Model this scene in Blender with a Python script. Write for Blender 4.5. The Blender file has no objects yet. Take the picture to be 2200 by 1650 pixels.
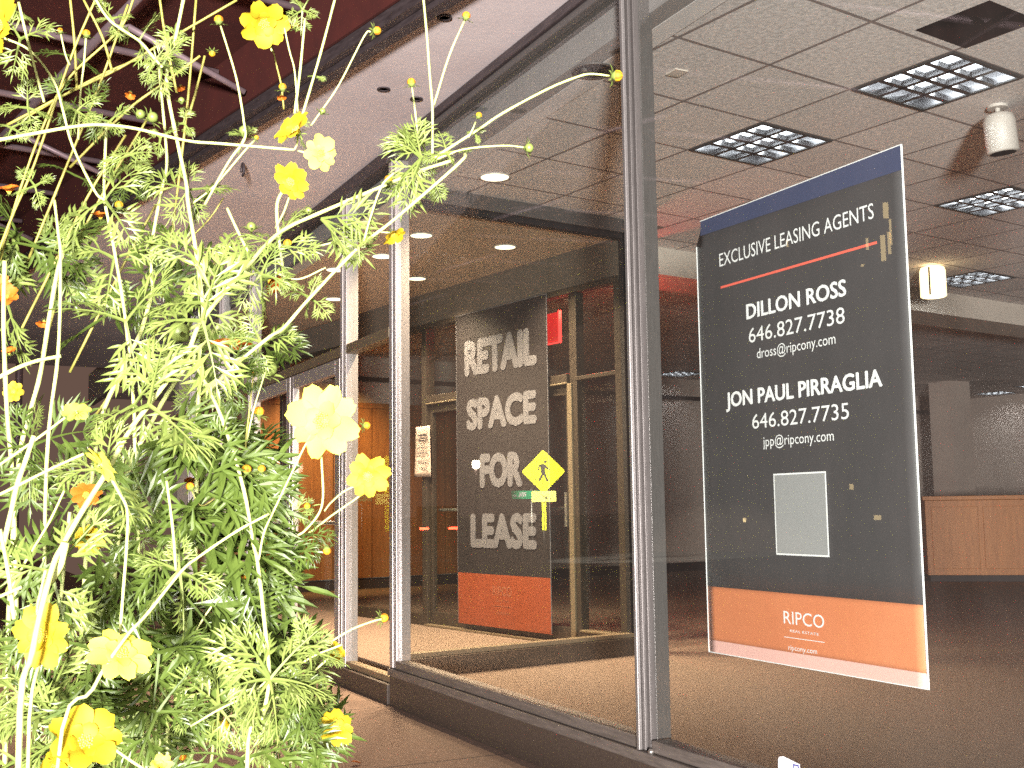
import bpy, bmesh, math, random, os
from mathutils import Vector as V, Matrix as M4

random.seed(7)
C = bpy.context.scene.collection
sc = bpy.context.scene
PI = math.pi

# ------------------------------------------------------------------ camera
# world axes: X along the shop front (towards the viewer's right), Y into the shop, Z up
FPX = 2495.6                      # focal length in photo pixels (photo is 2200 x 1650)
CAM = V((6.518, -2.486, 1.131))
_p, _r, _a = 0.10736, -0.01317, math.radians(-26.6)
_cp, _sp, _cr, _sr = math.cos(_p), math.sin(_p), math.cos(_r), math.sin(_r)
_R = (M4(((-math.sin(_a), -math.cos(_a), 0), (math.cos(_a), -math.sin(_a), 0), (0, 0, 1)))
      @ M4(((1, 0, 0), (0, _cp, -_sp), (0, _sp, _cp)))
      @ M4(((1, 0, 0), (0, 0, -1), (0, 1, 0)))
      @ M4(((_cr, -_sr, 0), (_sr, _cr, 0), (0, 0, 1))))
cd = bpy.data.cameras.new('camera'); cam = bpy.data.objects.new('camera', cd); C.objects.link(cam)
cam.matrix_world = M4.Translation(CAM) @ _R.to_4x4()
cd.sensor_width = 36; cd.lens = FPX / 2200 * 36; cd.clip_start = 0.02; cd.clip_end = 500
sc.camera = cam

def ray(x, y):
    return _R @ V(((x - 1100) / FPX, -(y - 825) / FPX, -1.0))
def at(x, y, depth):              # a surveyed point: direction in the photo, metres in front of the lens
    return CAM + ray(x, y) * depth
def mirrored(x, y, dist):         # a place across the street whose reflection the glass (plane y = 0) shows
    q = CAM + ray(x, y).normalized() * dist
    return V((q.x, -q.y, q.z))

# ------------------------------------------------------------------ materials
def mat(name, col, rough=0.6, metal=0.0, noise=None, scale=8.0, bump=0.0, bscale=60.0, emit=None, spec=0.5,
        trans=0.0, stretch=None):
    m = bpy.data.materials.new(name); m.use_nodes = True
    nt = m.node_tree; b = nt.nodes['Principled BSDF']
    b.inputs['Base Color'].default_value = (*col, 1); b.inputs['Roughness'].default_value = rough
    b.inputs['Metallic'].default_value = metal; b.inputs['Specular IOR Level'].default_value = spec
    tc = nt.nodes.new('ShaderNodeTexCoord')
    src = tc.outputs['Object']
    if stretch:
        mp = nt.nodes.new('ShaderNodeMapping'); mp.inputs['Scale'].default_value = stretch
        nt.links.new(src, mp.inputs['Vector']); src = mp.outputs['Vector']
    if noise:
        n = nt.nodes.new('ShaderNodeTexNoise'); n.inputs['Scale'].default_value = scale
        n.inputs['Detail'].default_value = 6; n.inputs['Roughness'].default_value = 0.65
        nt.links.new(src, n.inputs['Vector'])
        r = nt.nodes.new('ShaderNodeValToRGB')
        r.color_ramp.elements[0].position = 0.3; r.color_ramp.elements[1].position = 0.7
        r.color_ramp.elements[0].color = (*col, 1); r.color_ramp.elements[1].color = (*noise, 1)
        nt.links.new(n.outputs['Fac'], r.inputs['Fac']); nt.links.new(r.outputs['Color'], b.inputs['Base Color'])
    if bump:
        n2 = nt.nodes.new('ShaderNodeTexNoise'); n2.inputs['Scale'].default_value = bscale; n2.inputs['Detail'].default_value = 4
        nt.links.new(src, n2.inputs['Vector'])
        bp = nt.nodes.new('ShaderNodeBump'); bp.inputs['Strength'].default_value = bump; bp.inputs['Distance'].default_value = 0.01
        nt.links.new(n2.outputs['Fac'], bp.inputs['Height']); nt.links.new(bp.outputs['Normal'], b.inputs['Normal'])
    if emit:
        b.inputs['Emission Color'].default_value = (*emit[0], 1); b.inputs['Emission Strength'].default_value = emit[1]
    if trans:
        t = nt.nodes.new('ShaderNodeBsdfTranslucent'); mx = nt.nodes.new('ShaderNodeMixShader')
        mx.inputs['Fac'].default_value = trans
        out = nt.nodes['Material Output']
        nt.links.new(b.outputs[0], mx.inputs[1]); nt.links.new(t.outputs[0], mx.inputs[2]); nt.links.new(mx.outputs[0], out.inputs[0])
        if noise: nt.links.new(r.outputs['Color'], t.inputs['Color'])
        else: t.inputs['Color'].default_value = (*col, 1)
    return m

def glass_mat(name, gain=1.7, tint=(0.93, 0.95, 0.94), haze=0.0085):
    m = bpy.data.materials.new(name); m.use_nodes = True; nt = m.node_tree
    for n in list(nt.nodes):
        if n.type != 'OUTPUT_MATERIAL': nt.nodes.remove(n)
    out = [n for n in nt.nodes][0]
    fr = nt.nodes.new('ShaderNodeFresnel'); fr.inputs['IOR'].default_value = 1.5
    geo = nt.nodes.new('ShaderNodeNewGeometry')
    inv = nt.nodes.new('ShaderNodeMath'); inv.operation = 'SUBTRACT'; inv.inputs[0].default_value = 1
    nt.links.new(geo.outputs['Backfacing'], inv.inputs[1])
    mu = nt.nodes.new('ShaderNodeMath'); mu.operation = 'MULTIPLY'
    nt.links.new(fr.outputs[0], mu.inputs[0]); nt.links.new(inv.outputs[0], mu.inputs[1])
    g = nt.nodes.new('ShaderNodeMath'); g.operation = 'MULTIPLY'; g.inputs[1].default_value = gain; g.use_clamp = True
    nt.links.new(mu.outputs[0], g.inputs[0])
    tr = nt.nodes.new('ShaderNodeBsdfTransparent'); tr.inputs[0].default_value = (*tint, 1)
    gl = nt.nodes.new('ShaderNodeBsdfGlossy'); gl.inputs['Roughness'].default_value = 0.0
    mx = nt.nodes.new('ShaderNodeMixShader')
    nt.links.new(g.outputs[0], mx.inputs['Fac']); nt.links.new(tr.outputs[0], mx.inputs[1]); nt.links.new(gl.outputs[0], mx.inputs[2])
    # streaky haze mixed into the pane colour, lifting the darks behind it
    tc = nt.nodes.new('ShaderNodeTexCoord'); mp = nt.nodes.new('ShaderNodeMapping'); mp.inputs['Rotation'].default_value = (0, 0.5, 0); mp.inputs['Scale'].default_value = (1.2, 1, 0.35)
    nt.links.new(tc.outputs['Object'], mp.inputs['Vector'])
    n1 = nt.nodes.new('ShaderNodeTexNoise'); n1.inputs['Scale'].default_value = 3.0; n1.inputs['Detail'].default_value = 8; n1.inputs['Roughness'].default_value = 0.7
    nt.links.new(mp.outputs['Vector'], n1.inputs['Vector'])
    mr_ = nt.nodes.new('ShaderNodeMapRange'); mr_.inputs['From Min'].default_value = 0.3; mr_.inputs['From Max'].default_value = 0.75
    mr_.inputs['To Min'].default_value = haze * 0.5; mr_.inputs['To Max'].default_value = haze * 1.8
    nt.links.new(n1.outputs['Fac'], mr_.inputs['Value'])
    df = nt.nodes.new('ShaderNodeBsdfDiffuse'); df.inputs['Color'].default_value = (0.75, 0.62, 0.58, 1)
    mx2 = nt.nodes.new('ShaderNodeMixShader'); nt.links.new(mr_.outputs[0], mx2.inputs['Fac'])
    nt.links.new(mx.outputs[0], mx2.inputs[1]); nt.links.new(df.outputs[0], mx2.inputs[2])
    nt.links.new(mx2.outputs[0], out.inputs[0])
    return m

def tile_mat(name, col, line, size, w):
    m = bpy.data.materials.new(name); m.use_nodes = True; nt = m.node_tree; b = nt.nodes['Principled BSDF']
    tc = nt.nodes.new('ShaderNodeTexCoord'); sp = nt.nodes.new('ShaderNodeSeparateXYZ'); nt.links.new(tc.outputs['Object'], sp.inputs[0])
    def mth(op, a, bb=None, cl=False):
        n = nt.nodes.new('ShaderNodeMath'); n.operation = op; n.use_clamp = cl
        for i, q in enumerate((a, bb)):
            if q is None: continue
            if isinstance(q, (int, float)): n.inputs[i].default_value = q
            else: nt.links.new(q, n.inputs[i])
        return n.outputs[0]
    ms = []
    for k in (0, 1):
        f = mth('FRACT', mth('ADD', mth('DIVIDE', sp.outputs[k], size), 100.0))
        e = mth('MINIMUM', f, mth('SUBTRACT', 1.0, f))
        ms.append(mth('LESS_THAN', e, w / size))
    mk = mth('MAXIMUM', ms[0], ms[1])
    n = nt.nodes.new('ShaderNodeTexNoise'); n.inputs['Scale'].default_value = 45; n.inputs['Detail'].default_value = 8
    nt.links.new(tc.outputs['Object'], n.inputs['Vector'])
    r = nt.nodes.new('ShaderNodeValToRGB'); r.color_ramp.elements[0].position = 0.35; r.color_ramp.elements[1].position = 0.62
    r.color_ramp.elements[0].color = (*[c * 0.72 for c in col], 1); r.color_ramp.elements[1].color = (*col, 1)
    nt.links.new(n.outputs['Fac'], r.inputs['Fac'])
    # each tile slightly different
    vo = nt.nodes.new('ShaderNodeTexWhiteNoise'); vo.noise_dimensions = '2D'
    fl = nt.nodes.new('ShaderNodeVectorMath'); fl.operation = 'SCALE'; fl.inputs['Scale'].default_value = 1 / size
    nt.links.new(tc.outputs['Object'], fl.inputs[0])
    fl2 = nt.nodes.new('ShaderNodeVectorMath'); fl2.operation = 'FLOOR'; nt.links.new(fl.outputs[0], fl2.inputs[0])
    nt.links.new(fl2.outputs[0], vo.inputs['Vector'])
    hs = nt.nodes.new('ShaderNodeHueSaturation'); nt.links.new(r.outputs['Color'], hs.inputs['Color'])
    nt.links.new(mth('ADD', mth('MULTIPLY', vo.outputs['Value'], 0.14), 0.93), hs.inputs['Value'])
    mx = nt.nodes.new('ShaderNodeMix'); mx.data_type = 'RGBA'
    nt.links.new(mk, mx.inputs['Factor']); nt.links.new(hs.outputs['Color'], mx.inputs[6]); mx.inputs[7].default_value = (*line, 1)
    nt.links.new(mx.outputs[2], b.inputs['Base Color']); b.inputs['Roughness'].default_value = 0.9
    bp = nt.nodes.new('ShaderNodeBump'); bp.inputs['Strength'].default_value = 0.35; bp.inputs['Distance'].default_value = 0.004
    nt.links.new(n.outputs['Fac'], bp.inputs['Height']); nt.links.new(bp.outputs['Normal'], b.inputs['Normal'])
    return m

MT = dict(
    alu=mat('anodised_aluminium', (0.46, 0.42, 0.41), 0.40, 0.55, (0.58, 0.53, 0.52), 30, 0.05, 200, stretch=(6, 6, 0.4)),
    alu_dark=mat('dark_aluminium', (0.115, 0.105, 0.102), 0.45, 0.5, (0.165, 0.152, 0.148), 25, 0.05, 200, stretch=(6, 6, 0.4)),
    alu_mid=mat('grey_aluminium', (0.25, 0.235, 0.23), 0.35, 0.6, (0.32, 0.30, 0.295), 25, 0.05, 200, stretch=(6, 6, 0.4)),
    closure=mat('grey_closure_paint', (0.26, 0.24, 0.235), 0.9, 0, (0.32, 0.295, 0.29), 3),
    border=mat('grey_ceiling_border', (0.66, 0.61, 0.60), 0.9, 0, (0.74, 0.69, 0.675), 3, 0.1, 60),
    header_paint=mat('brown_header_paint', (0.13, 0.10, 0.08), 0.9, 0, (0.17, 0.13, 0.105), 3),
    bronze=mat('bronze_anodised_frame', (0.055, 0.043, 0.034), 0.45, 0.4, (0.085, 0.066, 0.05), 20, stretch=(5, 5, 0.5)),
    bronze_lit=mat('bronze_frame_lit', (0.21, 0.165, 0.11), 0.45, 0.4, (0.27, 0.21, 0.14), 18, stretch=(5, 5, 0.5)),  # lighter copy of the bronze frame, lamplight put into its colour
    rubber=mat('black_gasket', (0.012, 0.011, 0.012), 0.6),
    stone=mat('dark_granite', (0.038, 0.027, 0.021), 0.55, 0, (0.085, 0.062, 0.050), 160, 0.2, 220),
    sill=mat('worn_metal_sill', (0.11, 0.093, 0.083), 0.5, 0.3, (0.21, 0.178, 0.16), 14, 0.15, 90, stretch=(0.6, 6, 6)),
    glass=glass_mat('window_glass'),
    glass_in=glass_mat('inner_glass', 0.35, haze=0.002),
    pave=mat('sidewalk_concrete', (0.15, 0.105, 0.082), 0.9, 0, (0.26, 0.185, 0.145), 26, 0.5, 140),
    asphalt=mat('asphalt', (0.04, 0.04, 0.042), 0.9, 0, (0.07, 0.068, 0.066), 90, 0.6, 200),
    carpet=mat('brown_carpet', (0.17, 0.122, 0.095), 1.0, 0, (0.30, 0.215, 0.165), 120, 0.7, 500),
    soffit=mat('painted_soffit', (0.66, 0.58, 0.59), 0.7, 0, (0.86, 0.78, 0.79), 1.3, 0.08, 40),
    drywall=mat('beige_drywall', (0.50, 0.44, 0.38), 0.9, 0, (0.58, 0.51, 0.44), 3, 0.1, 80),
    vest=mat('vestibule_plaster', (0.52, 0.40, 0.31), 0.9, 0, (0.58, 0.45, 0.35), 3, 0.1, 80),
    wallin=mat('shop_wall_paint', (0.44, 0.36, 0.32), 0.9, 0, (0.50, 0.42, 0.37), 2.5, 0.1, 60),
    skirt=mat('dark_skirting', (0.04, 0.03, 0.03), 0.7),
    wood=mat('orange_wood', (0.27, 0.115, 0.04), 0.5, 0, (0.40, 0.185, 0.065), 5, 0.1, 40, stretch=(6, 6, 0.5)),
    counter=mat('counter_veneer', (0.36, 0.135, 0.035), 0.5, 0, (0.52, 0.21, 0.06), 5, 0.1, 40, stretch=(6, 6, 0.5)),
    maroon=mat('maroon_canopy_panel', (0.050, 0.0065, 0.005), 0.8, 0, (0.085, 0.012, 0.008), 5, 0.2, 120),
    tube=mat('painted_steel_tube', (0.24, 0.17, 0.19), 0.5, 0.3, (0.32, 0.24, 0.26), 12),
    bar=mat('dark_gutter_paint', (0.035, 0.026, 0.028), 0.5, 0.2, (0.085, 0.066, 0.07), 7, stretch=(1, 8, 8)),
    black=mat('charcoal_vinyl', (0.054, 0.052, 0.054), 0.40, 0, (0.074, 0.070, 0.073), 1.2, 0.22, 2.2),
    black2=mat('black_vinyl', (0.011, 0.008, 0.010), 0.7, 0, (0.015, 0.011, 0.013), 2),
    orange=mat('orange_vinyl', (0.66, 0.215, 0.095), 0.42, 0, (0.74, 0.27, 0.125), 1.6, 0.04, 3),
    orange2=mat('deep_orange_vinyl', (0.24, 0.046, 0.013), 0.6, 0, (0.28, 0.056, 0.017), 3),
    white=mat('white_print', (0.90, 0.90, 0.90), 0.5),
    grey_print=mat('grey_print', (0.135, 0.132, 0.15), 0.7),
    dim_print=mat('faded_print', (0.32, 0.11, 0.06), 0.6),
    red_rule=mat('coral_print', (0.92, 0.16, 0.11), 0.5),
    blueband=mat('blue_reflection_paint', (0.055, 0.068, 0.135), 0.45),  # blue reflection in the glass, painted as a band on the banner
    pinkband=mat('pink_reflection_paint', (0.86, 0.50, 0.44), 0.5),  # pinkish reflection, likewise painted along the banner's lower edge
    blank=mat('pale_grey_panel', (0.33, 0.33, 0.33), 0.5),
    paper=mat('white_paper', (0.52, 0.41, 0.36), 0.85, 0, (0.58, 0.47, 0.41), 8),
    ink=mat('dark_ink', (0.05, 0.045, 0.05), 0.8),
    blueink=mat('blue_ink', (0.05, 0.06, 0.28), 0.7),
    sticker=mat('white_sticker', (0.85, 0.85, 0.86), 0.5),
    downlight=mat('lit_downlight', (1, 1, 1), 0.5, emit=((1.0, 0.84, 0.55), 1.15)),
    troffer_lit=mat('lit_lamp_tube', (1, 1, 1), 0.5, emit=((0.93, 0.96, 1.0), 12.0)),
    louvre=mat('louvre_metal', (0.13, 0.13, 0.135), 0.35, 0.85),
    pan=mat('reflector_metal', (0.10, 0.10, 0.105), 0.35, 0.8),
    louvre_frame=mat('troffer_frame', (0.03, 0.03, 0.03), 0.6),
    dark=mat('dark_void', (0.006, 0.003, 0.003), 1.0, spec=0.0),
    cyl=mat('white_enamel', (0.55, 0.50, 0.46), 0.5),
    lampshade=mat('lit_lamp_shade', (0.9, 0.75, 0.5), 0.6, emit=((1.0, 0.74, 0.38), 0.85)),
    exitred=mat('lit_red_exit', (0.5, 0.02, 0.02), 0.4, emit=((1.0, 0.03, 0.025), 0.30)),
    exitrim=mat('lit_red_rim', (0.8, 0.05, 0.05), 0.4, emit=((1.0, 0.06, 0.05), 0.8)),
    steel=mat('brushed_steel', (0.6, 0.58, 0.55), 0.3, 0.9),
    stem=mat('green_stem', (0.34, 0.38, 0.12), 0.5, 0, (0.48, 0.52, 0.20), 40, trans=0.15),
    stem_old=mat('olive_stem', (0.20, 0.20, 0.035), 0.6, 0, (0.28, 0.24, 0.05), 40, trans=0.1),
    leaf=mat('green_leaf', (0.046, 0.076, 0.011), 0.45, 0, (0.085, 0.125, 0.022), 60, trans=0.25),
    leaf_pale=mat('pale_green_leaf', (0.12, 0.165, 0.035), 0.45, 0, (0.19, 0.235, 0.06), 60, trans=0.25),
    petal=mat('yellow_petal', (0.40, 0.27, 0.005), 0.7, 0, (0.52, 0.38, 0.010), 26, trans=0.3),
    petal_pale=mat('pale_yellow_petal', (0.70, 0.66, 0.055), 0.7, 0, (0.78, 0.74, 0.09), 70, trans=0.3),
    petal_or=mat('orange_yellow_petal', (0.42, 0.085, 0.003), 0.7, 0, (0.50, 0.15, 0.005), 70, trans=0.3),
    floret=mat('yellow_floret', (0.62, 0.42, 0.02), 0.7, 0, (0.76, 0.62, 0.08), 200),
    soil=mat('planter_soil', (0.03, 0.02, 0.014), 1.0, 0, (0.06, 0.042, 0.03), 60, 1.0, 80),
    planter=mat('planter_concrete', (0.25, 0.23, 0.21), 0.9, 0, (0.33, 0.31, 0.29), 20, 0.3, 90),
    signyellow=mat('fluorescent_yellow_sheet', (0.88, 0.86, 0.02), 0.5),
    signpale=mat('pale_yellow_sheet', (0.90, 0.90, 0.22), 0.5),
    signgreen=mat('green_sheet', (0.01, 0.42, 0.20), 0.5),
    signblack=mat('black_symbol', (0.02, 0.02, 0.02), 0.6),
    carpaint=mat('dark_car_paint', (0.03, 0.03, 0.035), 0.25, 0.3),
    carglass=mat('dark_car_glass', (0.02, 0.02, 0.02), 0.1),
    tyre=mat('tyre_rubber', (0.02, 0.02, 0.02), 0.9),
    tail=mat('lit_tail_light', (0.6, 0.02, 0.02), 0.4, emit=((1.0, 0.05, 0.02), 14.0)),
    facade=mat('dark_brick_facade', (0.04, 0.03, 0.028), 0.9, 0, (0.06, 0.045, 0.04), 10),
    litwin=mat('lit_window', (0.9, 0.7, 0.4), 0.5, emit=((1.0, 0.74, 0.34), 1.5)),
    lampglobe=mat('lit_lamp_globe', (1, 0.9, 0.7), 0.5, emit=((1.0, 0.85, 0.6), 7.0)),
)
MT['pave'] = tile_mat('sidewalk_slabs', (0.26, 0.18, 0.14), (0.06, 0.045, 0.04), 1.52, 0.006)
MT['ceil'] = tile_mat('acoustic_tile', (0.80, 0.74, 0.72), (0.24, 0.195, 0.185), 0.565, 0.0095)

# ------------------------------------------------------------------ mesh helpers
class MB:
    def __init__(s): s.v = []; s.f = []
    def box(s, a, b, mtx=None):
        x0, y0, z0 = a; x1, y1, z1 = b; o = len(s.v)
        P = [V(q) for q in ((x0, y0, z0), (x1, y0, z0), (x1, y1, z0), (x0, y1, z0), (x0, y0, z1), (x1, y0, z1), (x1, y1, z1), (x0, y1, z1))]
        if mtx: P = [mtx @ q for q in P]
        s.v += [tuple(q) for q in P]
        s.f += [tuple(o + i for i in q) for q in ((0, 3, 2, 1), (4, 5, 6, 7), (0, 1, 5, 4), (1, 2, 6, 5), (2, 3, 7, 6), (3, 0, 4, 7))]
        return s
    def poly(s, pts):
        o = len(s.v); s.v += [tuple(p) for p in pts]; s.f.append(tuple(range(o, o + len(pts)))); return s
    def prism(s, pts, dv):
        o = len(s.v); n = len(pts); dv = V(dv)
        s.v += [tuple(p) for p in pts] + [tuple(V(p) + dv) for p in pts]
        s.f.append(tuple(range(o + n - 1, o - 1, -1))); s.f.append(tuple(range(o + n, o + 2 * n)))
        for i in range(n): j = (i + 1) % n; s.f.append((o + i, o + j, o + n + j, o + n + i))
        return s
    def tube(s, pts, radii, n=6, cap=True):
        pts = [V(p) for p in pts]; o = len(s.v); k = len(pts)
        if not hasattr(radii, '__len__'): radii = [radii] * k
        up = V((0.3, 0.2, 1)).normalized(); prev = None
        for i, p in enumerate(pts):
            t = (pts[min(i + 1, k - 1)] - pts[max(i - 1, 0)])
            t = t.normalized() if t.length > 1e-9 else V((0, 0, 1))
            if prev is None:
                a = t.cross(up)
                if a.length < 1e-3: a = t.cross(V((1, 0, 0)))
                a.normalize()
            else:
                a = prev - t * prev.dot(t); a.normalize()
            prev = a; b = t.cross(a)
            for j in range(n):
                th = 2 * PI * j / n
                s.v.append(tuple(p + (a * math.cos(th) + b * math.sin(th)) * radii[i]))
        for i in range(k - 1):
            for j in range(n):
                j2 = (j + 1) % n
                s.f.append((o + i * n + j, o + i * n + j2, o + (i + 1) * n + j2, o + (i + 1) * n + j))
        if cap:
            s.f.append(tuple(o + j for j in range(n - 1, -1, -1))); s.f.append(tuple(o + (k - 1) * n + j for j in range(n)))
        return s
    def lathe(s, prof, n=20, mtx=None):
        o = len(s.v); k = len(prof)
        for r, z in prof:
            for j in range(n):
                th = 2 * PI * j / n; q = V((r * math.cos(th), r * math.sin(th), z)); s.v.append(tuple(mtx @ q if mtx else q))
        for i in range(k - 1):
            for j in range(n):
                j2 = (j + 1) % n; s.f.append((o + i * n + j, o + i * n + j2, o + (i + 1) * n + j2, o + (i + 1) * n + j))
        s.f.append(tuple(o + j for j in range(n - 1, -1, -1))); s.f.append(tuple(o + (k - 1) * n + j for j in range(n)))
        return s
    def mesh(s, name, m, smooth=False):
        me = bpy.data.meshes.new(name); me.from_pydata(s.v, [], s.f); me.update()
        for q in (m if isinstance(m, (list, tuple)) else [m]): me.materials.append(q)
        if smooth:
            for p in me.polygons: p.use_smooth = True
        return me
    def build(s, name, m, parent=None, smooth=False, bevel=0):
        o = bpy.data.objects.new(name, s.mesh(name, m, smooth)); C.objects.link(o)
        if parent: o.parent = parent
        if bevel:
            b = o.modifiers.new('bevel', 'BEVEL'); b.width = bevel; b.segments = 2; b.limit_method = 'ANGLE'
        return o

def B(name, a, b, m, parent=None, bevel=0, mtx=None):
    return MB().box(a, b, mtx).build(name, m, parent, False, bevel)
def tag(o, label, cat, group=None):
    o['label'] = label; o['category'] = cat
    if group: o['group'] = group
    return o
def thing(name, label, cat, loc=(0, 0, 0), group=None):
    o = bpy.data.objects.new(name, None); C.objects.link(o); o.location = loc; o.empty_display_size = 0.1
    return tag(o, label, cat, group)
def struct(o):
    o['kind'] = 'structure'; return o
def settle(root):                 # children were built in world space: keep them there under an Empty that has a location
    for ch in root.children:
        ch.matrix_parent_inverse = M4.Translation(root.location).inverted()

def text(name, s, x0, x1, z0, z1, m, parent, fr, bold=0.0, proud=0.0012, mirror=False):
    """lettering whose ink box is x0..x1 by z0..z1 on the frame fr (origin, right, up, out)"""
    cu = bpy.data.curves.new('lettering', 'FONT'); cu.body = s; cu.size = 1; cu.resolution_u = 3; cu.extrude = 0.0
    cu.fill_mode = 'FRONT'
    tmp = bpy.data.objects.new('lettering_source', cu); C.objects.link(tmp)
    dg = bpy.context.evaluated_depsgraph_get(); dg.update()
    me = bpy.data.meshes.new_from_object(tmp.evaluated_get(dg)); bpy.data.objects.remove(tmp); bpy.data.curves.remove(cu)
    xs = [v.co.x for v in me.vertices]; ys = [v.co.y for v in me.vertices]
    ax, bx, ay, by = min(xs), max(xs), min(ys), max(ys)
    o_, r_, u_, n_ = fr
    d = bold * (z1 - z0); sh = [(0, 0)] + ([(d * math.cos(k * PI / 4), d * math.sin(k * PI / 4)) for k in range(8)] if d else [])
    mb = MB()
    for k, (dx, dz) in enumerate(sh):     # heavier strokes: the outline laid over itself, each layer a hair further out
        o = len(mb.v)
        for v in me.vertices:
            X = x0 + d + (v.co.x - ax) / (bx - ax) * (x1 - x0 - 2 * d) + dx; Z = z0 + d + (v.co.y - ay) / (by - ay) * (z1 - z0 - 2 * d) + dz
            mb.v.append(tuple(o_ + r_ * X + u_ * Z + n_ * (proud + k * 0.00030)))
        mb.f += [tuple(o + i for i in p.vertices) for p in me.polygons]
    bpy.data.meshes.remove(me)
    return mb.build(name, m, parent)
def rect(name, x0, x1, z0, z1, m, parent, fr, proud=0.0012, thick=0.0008):
    o_, r_, u_, n_ = fr
    P = [o_ + r_ * x + u_ * z + n_ * (proud - thick) for x, z in ((x0, z0), (x1, z0), (x1, z1), (x0, z1))]
    return MB().prism(P, n_ * thick).build(name, m, parent)

# ------------------------------------------------------------------ ground and street
struct(B('sidewalk', (-40, -4.2, -0.3), (24, 0.05, 0.0), MT['pave']))
struct(MB().poly(((-200, -200, -0.14), (200, -200, -0.14), (200, -4.2, -0.14), (-200, -4.2, -0.14))).build('road', MT['asphalt']))
struct(B('kerb', (-40, -4.35, -0.3), (24, -4.2, 0.006), MT['planter'], bevel=0.01))
# ------------------------------------------------------------------ shop interior
FZ = 0.15; CZ = 3.13; VZ = 3.02
struct(B('floor', (-16, 0.16, -0.2), (16, 24, FZ), MT['carpet']))
th = math.radians(8.5); E1 = V((math.cos(th), math.sin(th), 0)); E2 = V((-math.sin(th), math.cos(th), 0)); TS = 0.565
G0 = V((2.48, 0.87, CZ))
def G(i, j, z=CZ):
    q = G0 + E1 * (i * TS) + E2 * (j * TS); return V((q.x, q.y, z))
# return wall and inner wall of the entrance lobby
RA, RB = V((-0.02, 0.07, 0)), V((-0.27, 1.83, 0))
rd = (RB - RA).normalized(); rn = V((rd.y, -rd.x, 0)); RL = (RB - RA).length
IW = math.radians(9.79); IT = V((math.cos(IW), math.sin(IW), 0)); IN = V((math.sin(IW), -math.cos(IW), 0))   # IN faces the street
I0 = V((-0.924, 1.718, 0))
def I(s, z, off=0.0): return I0 + IT * s + V((0, 0, z)) + IN * off
hole = (0.62, 1.25, 0.14, 0.80)   # missing tile, in tile units (i0,i1,j0,j1)
HOLE = (1.08, 1.70, 0.40, 1.04)   # the missing tile, in tile units
TROF = [(-2, 1), (0, 1), (-2, 5), (-5, 9), (-17, 14), (-16, 27), (-14, 26), (-17, 30)]
def clip(poly, p, n):
    out = []
    for k in range(len(poly)):
        a, b = poly[k], poly[(k + 1) % len(poly)]; da, db = (a - p).dot(n), (b - p).dot(n)
        if da >= 0: out.append(a)
        if da * db < 0: out.append(a + (b - a) * (da / (da - db)))
    return out
def ceiling():
    mb = MB(); inv = M4.Rotation(-th, 4, 'Z')
    def put(x0, x1, y0, y1):
        P = [G(x0, y0, 0), G(x1, y0, 0), G(x1, y1, 0), G(x0, y1, 0)]
        if min(p.y for p in P) < 0.27: P = clip(P, V((0, .27, 0)), V((0, 1, 0)))
        if len(P) < 3: return
        c_ = sum(P, V()) / len(P)
        if (c_ - I0).dot(IN) > -.15:                      # beside the lobby: stop at the glass partition
            P = clip(P, RA + V((.03, 0, 0)), rn if rn.x > 0 else -rn)
            if len(P) < 3: return
        mb.poly([inv @ (p - V((G0.x, G0.y, 0))) for p in P])
    for i in range(-30, 24):
        for j in range(-4, 42):
            if (i, j) in TROF: continue
            if (i, j) == (1, 0):
                put(i, HOLE[0], j, j + 1); put(HOLE[1], i + 1, j, j + 1); put(HOLE[0], HOLE[1], j, HOLE[2]); continue
            if (i, j) == (1, 1):
                put(i, HOLE[0], j, j + 1); put(HOLE[1], i + 1, j, j + 1); put(HOLE[0], HOLE[1], HOLE[3], j + 1); continue
            put(i, i + 1, j, j + 1)
    o = mb.build('ceiling', MT['ceil']); o.location = G0; o.rotation_euler = (0, 0, th); struct(o)
    h = HOLE; v = MB(); up = V((0, 0, 1.5)); q = lambda i, j: V((i * TS, j * TS, 0))
    P = [q(h[0], h[2]), q(h[1], h[2]), q(h[1], h[3]), q(h[0], h[3])]
    for k in range(4):
        a, b = P[k], P[(k + 1) % 4]; v.poly([a, b, b + up, a + up])
    v.poly([p + up for p in P])
    vo = v.build('ceiling_opening', MT['dark']); vo.location = G0 + V((0, 0, 0.001)); vo.rotation_euler = (0, 0, th)
    tag(vo, 'black square opening where a ceiling tile is missing, above the front shop window', 'ceiling opening')
ceiling()
struct(B('ceiling_border', (-0.02, 0.161, CZ - 0.004), (16, 0.272, CZ + 0.06), MT['border']))
struct(B('upper_wall', (-16, 0.062, CZ - .002), (16, 0.16, 3.7), MT['closure']))
# outer walls of the room
L0 = V((-7.7, 2.5, 0)); LD = E2
def slab(name, a, b, z0, z1, m, t=0.12, side=1):
    a = V(a); b = V(b); d = (b - a).normalized(); n = V((-d.y, d.x, 0)) * side
    P = [a, b, b + n * t, a + n * t]
    return MB().prism([V((p.x, p.y, z0)) for p in P], (0, 0, z1 - z0)).build(name, m)
struct(slab('wall', L0 - LD * 1.6, L0 + LD * 13, FZ, 3.2, MT['wallin']))
struct(slab('wall', L0 + LD * 13, L0 + LD * 13 + E1 * 22, FZ, 3.2, MT['wallin']))
struct(slab('wall', V((15.9, 0.2, 0)), V((14, 19, 0)), FZ, 3.2, MT['wallin'], side=-1))
struct(slab('skirting', L0 - LD * 1.6 + E1 * 0.02, L0 + LD * 13 + E1 * 0.02, FZ, FZ + 0.13, MT['skirt'], 0.02))
struct(slab('skirting', L0 + LD * 12.98, L0 + LD * 12.98 + E1 * 22, FZ, FZ + 0.13, MT['skirt'], 0.02))
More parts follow.
